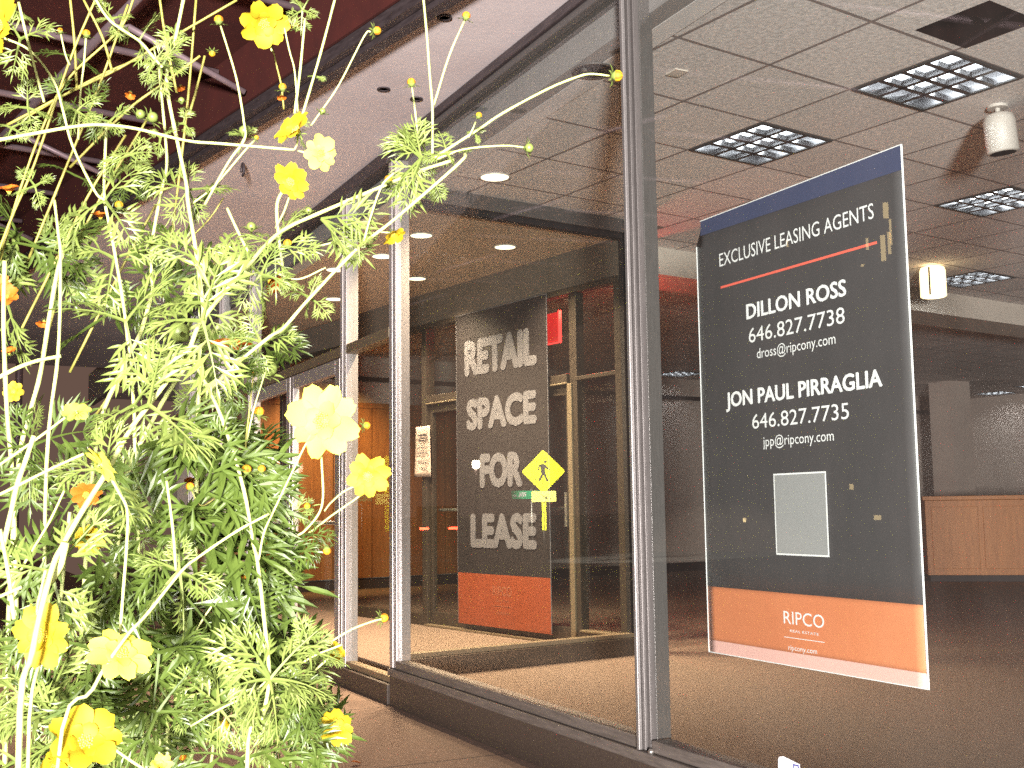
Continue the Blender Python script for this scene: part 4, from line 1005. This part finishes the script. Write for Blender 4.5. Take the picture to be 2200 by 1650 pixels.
p2.stem([(40, 5), (65, 110), (95, 220)], 7, 7, .88); p2.stem([(610, 590), (600, 520), (595, 440), (614, 400)], 8, 9, .94)
p2.stem([(488, 447), (510, 495), (535, 545)], 7, 8, .9); p2.stem([(117, 430), (125, 500), (130, 560), (125, 760), (100, 1000), (80, 1660)], 7, 12, .92, .9, root=True)
for q in ((470, 46, 26, 'b', (0, -1)), (807, 66, 24, 'b', (1, .1)), (186, 75, 22, 'b', (0, -1)), (130, 68, 16, 'b', (-.2, -1)), (636, 60, 22, 'b', (0, -1)), (607, 190, 22, 'b', (.1, -1)), (456, 113, 18, 'b', (0, 1)), (256, 444, 24, 'b', (0, -1)), (390, 218, 18, 's', (0, -1)), (300, 248, 26, 's', (.5, -.6)), (325, 254, 30, 's', (.7, -.4)), (524, 285, 30, 's', (.2, -1)), (550, 297, 14, 'b', (.7, -.7))):
    p2.bud(q[0], q[1], q[2], q[3], .95, q[4])
p2.stem([(628, 392), (622, 420), (610, 455), (592, 490)], 5, 6, .85, .87); p2.stem([(688, 334), (665, 330), (640, 324)], 5, 5, .86); p2.stem([(640, 290), (638, 310), (632, 322)], 5, 5, .87); p2.stem([(566, 55), (575, 80), (584, 110)], 5, 5, .96)
p2.flower(566, 46, 118, 'k', .95, (15, -40)); p2.flower(640, 285, 104, 'k', .86, (-35, 35)); p2.flower(688, 330, 84, 'p', .85, (25, 5)); p2.flower(628, 388, 96, 'y', .84, (-20, -30))
p2.flower(6, 62, 150, 'y', .80, (-40, 10)); p2.flower(20, 415, 48, 'c', 1.0, (0, 70)); p2.flower(216, 470, 42, 'c', 1.0, (0, 70)); p2.flower(388, 185, 22, 'c', 1.0, (20, -70)); p2.flower(605, 205, 24, 'c', .96, (0, -70))
for x, y, c_, a_, b_ in ((350, 140, 5, 60, 110), (235, 262, 5, 50, 90), (345, 295, 4, 40, 70), (404, 408, 6, 100, 170), (640, 275, 4, 40, 80), (650, 22, 6, 50, 80), (525, 292, 5, 35, 60), (240, 40, 5, 50, 80), (165, 240, 5, 50, 90), (60, 232, 5, 60, 100), (395, 265, 4, 35, 60), (680, 165, 3, 25, 40), (470, 30, 0, 1, 2), (25, 275, 5, 50, 100), (75, 400, 5, 60, 110), (280, 330, 4, 50, 80), (300, 85, 4, 60, 120), (365, 120, 4, 50, 130)):
    p2.clump(x, y, max(0, c_ - 1), (a_ * .7, b_ * .7), True, True, .95)
fill(p2, 4, ((-20, 0, 420), (200, 0, 420), (420, 0, 330)), 4, (45, 90), True, True, .12, (2, 4))
for x, y in ((245, 555), (270, 690), (288, 870), (425, 560), (433, 650), (225, 430)): p2.clump(x, y, 3, (90, 170), False, True, .95)
p2.done()

# 3 -- the front plant with the largest pale bloom by the first entrance post
p3 = Plant('yellow cosmos plant carrying the largest pale bloom beside the first entrance post', .76)
p3.stem([(400, 748), (455, 849), (487, 929), (524, 1053), (545, 1170), (553, 1206), (567, 1326), (578, 1457), (560, 1560), (530, 1680)], 9, 11, .80, .76, root=True)
p3.stem([(690, 930), (662, 947), (625, 1020), (589, 1096), (567, 1145), (556, 1203)], 5, 6, .76)
p3.stem([(690, 930), (691, 990), (694, 1067), (684, 1105), (655, 1140), (640, 1150)], 6, 6, .79)
p3.stem([(785, 1035), (742, 1054), (712, 1079), (697, 1098)], 5, 5, .86)
p3.stem([(790, 1050), (764, 1072), (712, 1108), (669, 1141), (618, 1170), (567, 1192), (553, 1210)], 5, 6, .88)
p3.stem([(578, 1104), (509, 1141), (429, 1195), (389, 1228), (316, 1319), (268, 1372), (200, 1480), (120, 1680)], 7, 11, .72, .66, root=True)
p3.stem([(358, 1033), (371, 1134), (378, 1225)], 7, 8, .74); p3.stem([(236, 1022), (255, 1057), (273, 1094), (273, 1159), (265, 1268), (258, 1359)], 8, 8, .72)
p3.stem([(138, 1054), (105, 1123), (55, 1206), (20, 1270)], 6, 8, .72); p3.stem([(0, 1137), (18, 1232), (30, 1330)], 10, 11, .66); p3.stem([(-20, 1290), (47, 1261)], 9, 9, .64)
p3.stem([(98, 1225), (88, 1270), (80, 1312), (90, 1400), (60, 1660)], 8, 11, .70, .7, root=True)
p3.stem([(140, 1165), (128, 1215), (105, 1250)], 22, 24, .70, pale=True)
p3.stem([(578, 1457), (540, 1490), (473, 1523), (410, 1560)], 5, 6, .78); p3.stem([(735, 1385), (665, 1414), (596, 1465), (578, 1480)], 5, 6, .78); p3.stem([(712, 1410), (698, 1421), (633, 1479), (590, 1500)], 5, 6, .8)
p3.stem([(820, 1330), (800, 1335), (756, 1352), (713, 1377), (640, 1420), (588, 1455)], 5, 6, .79)
p3.stem([(702, 1178), (680, 1155), (650, 1152), (600, 1175)], 3, 4, .9, old=True)
p3.stem([(592, 300 + 1230), (567, 1570), (520, 1645)], 5, 6, .85); p3.stem([(611, 1501), (600, 1520), (592, 1532)], 5, 5, .85)
p3.stem([(520, 1246), (473, 1283), (436, 1330), (400, 1399), (385, 1435), (364, 1486), (340, 1660)], 4, 8, .84, .82, root=True)
p3.stem([(560, 1015), (565, 1060), (590, 1090)], 3, 4, .9, old=True); p3.stem([(545, 800), (535, 890), (528, 960), (540, 1010)], 4, 5, .84, old=True); p3.stem([(570, 800), (545, 880), (530, 950)], 4, 5, .84)
p3.flower(697, 905, 178, 'p', .76, (-12, 8), 0.4); p3.flower(790, 1022, 106, 'y', .86, (8, -5), 1.0); p3.flower(95, 1366, 146, 'y', .70, (-10, 12)); p3.flower(256, 1408, 150, 'p', .68, (30, 50))
p3.flower(716, 1405, 56, 'k', .80, (60, 30)); p3.flower(185, 1060, 74, 'o', .9, (20, -30)); p3.flower(192, 1160, 76, 'k', .86, (20, 5)); p3.flower(530, 1262, 62, 'c', .92, (20, -50)); p3.flower(535, 1235, 30, 'c', .9, (-20, 50))
p3.flower(500, 745, 96, 'o', .9, (5, 74)); p3.flower(545, 805, 30, 'c', .9, (0, 70))
for q in ((702, 1180, 24, 'b', (.2, 1)), (822, 1328, 26, 'b', (1, -.2)), (521, 1242, 22, 'b', (.5, -.9)), (530, 1012, 28, 'b', (0, -1)), (562, 1010, 22, 'b', (.2, -1)), (785, 914, 22, 'b', (1, 0)), (410, 1048, 24, 'b', (-.4, -1)), (660, 1090, 20, 'b', (0, -1))):
    p3.bud(q[0], q[1], q[2], q[3], .8, q[4])
p3.stem([(412, 1055), (425, 1080), (440, 1085), (470, 1060), (490, 1010)], 3, 4, .84, old=True)
p3.clump(553, 1206, 7, (80, 140), False, False, .8); p3.clump(580, 1460, 8, (90, 160), False, True, .79); p3.clump(665, 1400, 6, (50, 90), False, True, .79); p3.clump(640, 1490, 5, (60, 110), False, False, .8)
p3.clump(470, 1520, 6, (90, 150), False, True, .8); p3.clump(385, 1228, 5, (90, 150), False, True, .75); p3.clump(650, 1150, 5, (40, 80), True, False, .86); p3.clump(380, 1440, 5, (110, 160), False, True, .82); p3.clump(600, 1110, 4, (50, 90), True, True, .8)
p3.clump(360, 1240, 4, (260, 380), False, False, .82, (-55, 10)); p3.clump(330, 1110, 4, (220, 320), False, False, .84, (-25, 15)); p3.clump(300, 960, 4, (200, 300), False, False, .86, (-30, 20)); p3.clump(440, 960, 3, (160, 260), False, False, .84, (-35, 0))
p3.done()

# 4 -- the low leafy plant filling the lower left corner
p4 = Plant('low leafy cosmos plant filling the lower left corner with two wide yellow blooms', .88)
p4.stem([(150, 1100), (130, 1300), (110, 1660)], 9, 12, .9, .9, root=True); p4.stem([(330, 1000), (350, 1300), (360, 1660)], 8, 12, .95, .95, root=True); p4.stem([(490, 1050), (480, 1350), (450, 1670)], 7, 10, 1.0, 1.0, root=True)
p4.stem([(712, 1570), (709, 1577), (684, 1617), (676, 1670)], 5, 5, .84); p4.stem([(232, 1600), (290, 1640), (340, 1670)], 7, 8, .72); p4.stem([(655, 1628), (610, 1642), (540, 1670)], 4, 5, .86); p4.stem([(640, 1575), (615, 1620), (600, 1660)], 5, 6, .84)
p4.stem([(550, 1545), (556, 1600), (560, 1660)], 3, 4, .95, old=True)
p4.flower(720, 1565, 92, 'y', .84, (25, 45), .2); p4.flower(180, 1600, 170, 'k', .68, (25, 45)); p4.flower(466, 1563, 56, 'k', .9, (40, -20)); p4.flower(120, 1655, 110, 'y', .72, (-30, 30)); p4.flower(345, 1648, 60, 'p', .74, (0, 40)); p4.flower(236, 1490, 28, 'c', .9, (0, -50))
for q in ((660, 1629, 28, 's', (1, -.2)), (552, 1542, 20, 'b', (0, -1)), (392, 1620, 26, 'b', (0, 1))): p4.bud(q[0], q[1], q[2], q[3], .86, q[4])
REG = ((1050, 0, 470), (1200, 0, 520), (1320, 0, 560), (1450, 0, 640), (1560, 0, 560), (1680, 0, 600))
fill(p4, 21, REG, 25, (110, 220), False, False, .10)
fill(p4, 22, ((1380, 330, 600), (1500, 330, 640), (1660, 300, 620)), 9, (90, 150), False, True, .06)
fill(p4, 23, ((1400, 0, 300), (1660, 0, 330)), 12, (100, 180), False, True, .08)
p4.done()

# 5 -- the plant further back, olive stems and small orange flowers
p5 = Plant('back cosmos plant with leaning olive stems and small orange blooms on the far left', 1.15)
for pts in (((209, -10), (150, 130), (75, 350), (20, 480), (-40, 640)), ((290, -10), (255, 65), (145, 171), (91, 276), (36, 430), (0, 560)), ((509, 0), (364, 84), (250, 150), (138, 204), (15, 269)), ((422, -10), (404, 211), (380, 420), (350, 640)),
            ((342, -10), (356, 84), (380, 200)), ((302, 124), (220, 160), (138, 204), (60, 250)), ((430, 120), (350, 180), (270, 240), (150, 360)), ((150, -10), (160, 90), (165, 190)), ((180, 0), (220, 80), (240, 150)), ((275, 10), (215, 180), (150, 340), (60, 560)),
            ((440, 120), (420, 200), (405, 250)), ((270, 290), (190, 420), (120, 560), (40, 720)), ((320, 250), (230, 400), (150, 560), (90, 760)), ((480, 540), (400, 640), (300, 760), (200, 900)), ((335, 440), (270, 560), (210, 680), (150, 800))):
    p5.stem(list(pts), 6, 7, 1.1 + rnd.uniform(-.08, .12), old=True)
for pts in (((160, 515), (131, 555), (109, 664), (87, 802), (65, 885), (40, 1000), (20, 1300), (10, 1680)), ((10, 560), (8, 700), (15, 880), (30, 1100), (40, 1680)), ((330, 620), (300, 720), (260, 800), (200, 1000), (160, 1680)), ((470, 700), (420, 760), (330, 900), (260, 1100), (230, 1680))):
    p5.stem(list(pts), 11, 13, 1.0, 1.05, root=True)
for q in ((14, 640, 60, 'c', (20, 30)), (30, 842, 50, 'k', (10, 10)), (95, 690, 34, 'c', (0, -60)), (8, 605, 30, 'o', (0, 0)), (280, 200, 26, 'c', (0, -60)), (20, 760, 34, 'c', (0, 60)), (410, 1040, 30, 'c', (0, 60))): p5.flower(q[0], q[1], q[2], q[3], 1.08, q[4])
R5 = ((500, 0, 330), (560, 0, 520), (700, 0, 540), (850, 0, 540), (1000, 0, 500), (1100, 0, 480))
fill(p5, 31, R5, 10, (90, 170), False, False, .10)
fill(p5, 32, R5, 5, (90, 170), False, True, .08)
fill(p5, 33, ((-20, 0, 300), (430, 0, 300)), 5, (50, 90), True, False, .1, (2, 3))
p5.done()

# ------------------------------------------------------------------ light
for k_ in ('downlight', 'lampshade', 'tail', 'litwin', 'lampglobe', 'exitred', 'exitrim'):
    MT[k_].cycles.emission_sampling = 'NONE'
w = bpy.data.worlds.new('World'); sc.world = w; w.use_nodes = True
bg = w.node_tree.nodes['Background']
sky = w.node_tree.nodes.new('ShaderNodeTexSky'); sky.sky_type = 'NISHITA'; sky.sun_disc = False; sky.sun_elevation = math.radians(-6); sky.sun_rotation = math.radians(200)
hs = w.node_tree.nodes.new('ShaderNodeMix'); hs.data_type = 'RGBA'; hs.inputs['Factor'].default_value = 0.85
w.node_tree.links.new(sky.outputs[0], hs.inputs[6]); hs.inputs[7].default_value = (0.85, 0.52, 0.40, 1)
w.node_tree.links.new(hs.outputs[2], bg.inputs['Color']); bg.inputs['Strength'].default_value = 0.06
# added spot well behind the camera, evening out plant and shop brightness
fl = bpy.data.lights.new('flash_fill', 'SPOT'); fl.energy = 3900; fl.color = (1.0, 0.94, 0.90); fl.shadow_soft_size = 0.38; fl.spot_size = math.radians(58); fl.spot_blend = 0.8
fo = bpy.data.objects.new('flash_fill', fl); C.objects.link(fo); fo.location = CAM + _R @ V((0.27, 0.35, 5.0))
fo.rotation_euler = (at(1560, 420, 5) - fo.location).to_track_quat('-Z', 'Y').to_euler()
f2 = bpy.data.lights.new('flash_fill', 'POINT'); f2.energy = 9; f2.color = (1.0, 0.94, 0.86); f2.shadow_soft_size = 0.02
f2o = bpy.data.objects.new('flash_fill', f2); C.objects.link(f2o); f2o.location = CAM + _R @ V((0.05, 0.09, 0.05))
# added warm spot without a fixture, brightening the wood panelling
wl = bpy.data.lights.new('panel_fill', 'SPOT'); wl.energy = 120; wl.color = (1, 0.55, 0.2); wl.spot_size = 1.5; wl.spot_blend = 0.8
wo = bpy.data.objects.new('panel_fill', wl); C.objects.link(wo); wo.location = (-6.3, 1.9, 2.95); wo.rotation_euler = (V((-7.5, 2.0, 1.5)) - wo.location).to_track_quat('-Z', 'Y').to_euler()

# ------------------------------------------------------------------ render settings
sc.render.engine = 'CYCLES'
cy = sc.cycles
cy.use_denoising = False; cy.transparent_max_bounces = 32; cy.max_bounces = 6; cy.diffuse_bounces = 3; cy.glossy_bounces = 4
cy.sample_clamp_indirect = 3.0; cy.caustics_reflective = False; cy.caustics_refractive = False
cy.use_adaptive_sampling = False; cy.use_light_tree = True
sc.view_settings.view_transform = 'Standard'; sc.view_settings.look = 'None'; sc.view_settings.exposure = 1.7; sc.view_settings.gamma = 1.0
